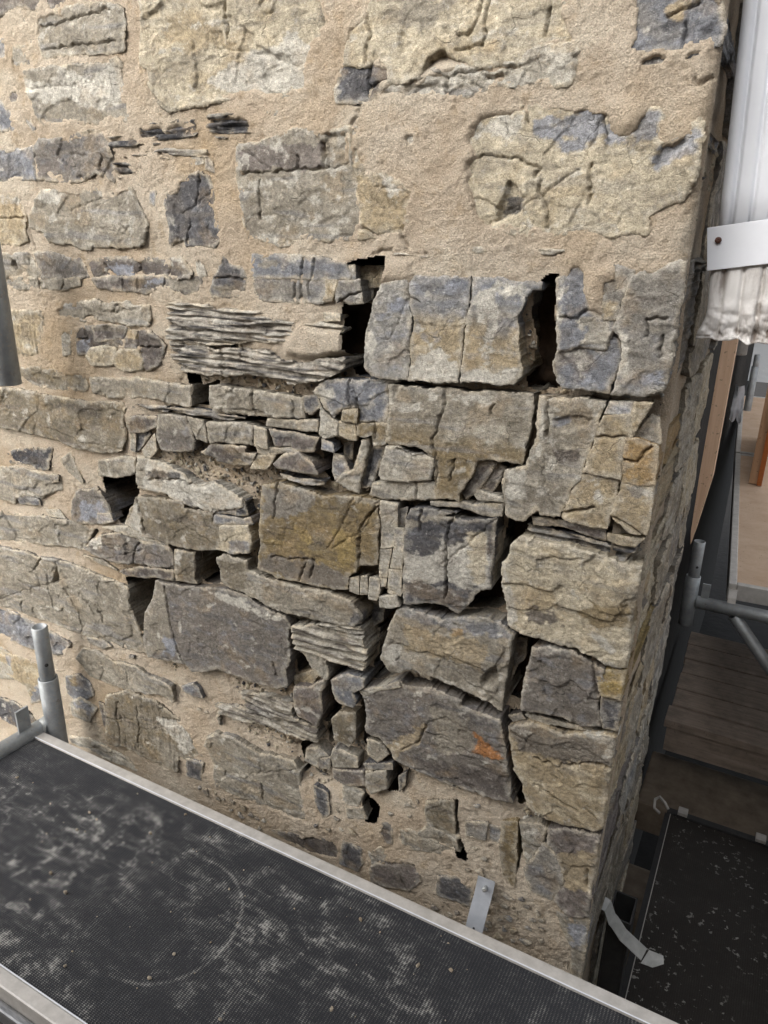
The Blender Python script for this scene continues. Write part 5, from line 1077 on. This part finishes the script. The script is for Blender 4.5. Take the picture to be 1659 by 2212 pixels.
e = empty('wall_tie', (-.337, -.012, -1.19), 'bent pale metal strap nailed to the wall above the deck edge', 'metal strap')
strip('strap', smooth_path([(-.335, -.013, -1.186), (-.3355, -.015, -1.20), (-.337, -.022, -1.225), (-.339, -.036, -1.255), (-.340, -.050, -1.285), (-.341, -.060, -1.32), (-.342, -.066, -1.37)]), .0175, .0007, M_STRAP, e, (1, .05, 0))
b = MB(); b.tube((-.334, -.016, -1.205), (-.334, -.026, -1.203), .0048, .0002, 8); b.build('nail', M_GALV_D, e)
b = MB(); b.tube((-.341, -.050, -1.283), (-.341, -.0513, -1.2825), .0022, .0002, 10); b.build('nail_hole', M_BLACKTUBE, e)
e = empty('wall_tie', (-.10, .2, -1.38), 'dull twisted metal strap sticking out of the side of the wall near the bottom', 'metal strap')
strip('strap', [(-.150, .205, -1.352), (-.127, .206, -1.358), (-.114, .203, -1.386), (-.107, .203, -1.392), (-.086, .200, -1.414), (-.038, .197, -1.440)], .0145, .0009, M_STRAP_D, e, (.25, 1, .35))
b = MB(); b.prism([(-.036, -.016), (-.012, -.017), (.004, -.002), (-.004, .014), (-.034, .016)], .0018, (0, .197, -1.441), (1, 0, .12), (.25, .95, .35)); b.build('strap_end', M_STRAP_D, e)

# white fluted downpipe
pipe = empty('downpipe', (-.07, .13, -.14), 'white fluted downpipe with crumpled dirty lower end at the wall corner', 'downpipe')
def fluted(x0, w, y0, d, grow):
    P = []
    n = 64
    for i in range(n + 1):
        t = i / n; dip = 0
        for c in (.16, .39, .62, .85):
            dip += .0050 * math.exp(-((t - c) / .030) ** 4)
        ex = min(t, 1 - t) * w; rd = max(0, .009 - ex) ** 2 / .012
        P.append((x0 + t * w, y0 + dip + rd))
    for i in range(1, 13): P.append((x0 + w, y0 + .004 + (d - .004) * i / 12))
    for i in range(1, 13): P.append((x0 + w - w * i / 12, y0 + d))
    for i in range(1, 12): P.append((x0, y0 + d - (d - .004) * i / 12))
    return np.array(P)
def pipe_mesh(name, x0, w, y0, d, z0, z1, lean, crumple, mat, nz):
    pr = fluted(x0, w, y0, d, 0); m = len(pr); Z = np.linspace(z1, z0, nz); V = []
    c = pr.mean(0)
    for z in Z:
        q = pr.copy(); q[:, 0] += lean * (z - .02)
        if crumple:
            f = sstep(-.060, -.13, np.full(m, z)); a = q[:, 0] / .03; 
            q[:, 1] += f * (.016 * fbm(a, np.full(m, z / .035), 520, 4, .6))
            q[:, 0] += f * .006 * fbm(a + 5, np.full(m, z / .03), 521, 3) - .012 * sstep(-.10, -.135, np.full(m, z)) * sstep(x0 + .03, x0, q[:, 0])
        zz_ = np.full(m, z) + (.010 * fbm(q[:, 0] / .03, np.zeros(m), 522, 2) * (1 if crumple and z < z0 + .004 else 0))
        V.append(np.stack([q[:, 0], q[:, 1], zz_], 1))
    V = np.concatenate(V); ii = np.arange(nz * m).reshape(nz, m); r = np.roll(ii, -1, 1)
    Q = np.stack([ii[:-1], ii[1:], r[1:], r[:-1]], -1).reshape(-1, 4)
    o = link(name, mesh_np(name, V - np.array(pipe.location), Q), mat, pipe); md = o.modifiers.new('wall', 'SOLIDIFY'); md.thickness = .0012; md.offset = 0; return o
def mat_dirty_white():
    m, t, p = nodes('stained_white_metal'); co = coords(t, {'scale': (60, 60, 7)}); c3 = coords(t)
    s = noise(t, co, 1.0, 5, .65, .5); k = noise(t, c3, 22, 5, .7); g = noise(t, c3, 9, 3, .5)
    f = math_(t, 'MULTIPLY', math_(t, 'MULTIPLY', mapr(t, s, .38, .62), mapr(t, k, .3, .55)), mapr(t, g, .34, .52))
    c = mixc(t, math_(t, 'MULTIPLY', f, 1.0, clamp=True), srgb(218, 216, 213), srgb(110, 98, 88))
    t.links.new(c, p.inputs['Base Color']); p.inputs['Roughness'].default_value = .5; bump(t, p, k, .3, .002); return m
pipe_mesh('upper_pipe', -.1175, .104, .105, .07, -.005, .75, -.052, False, M_WHITE, 12)
pipe_mesh('lower_pipe', -.1205, .110, .102, .076, -.136, -.02, -.05, True, mat_dirty_white(), 60)
tilt = Matrix.Rotation(math.radians(-9), 3, 'Y')
b = MB(); b.box((-.125, .0965, -.040), (.0, .0985, .018), .0008, tilt, (-.122, .097, -.02)); b.build('strap', M_WHITE, pipe)
b = MB(); b.tube((-.1135, .0955, .001), (-.1135, .0935, .001), .0045, .0002, 12); b.build('screw', M_SCREW, pipe)
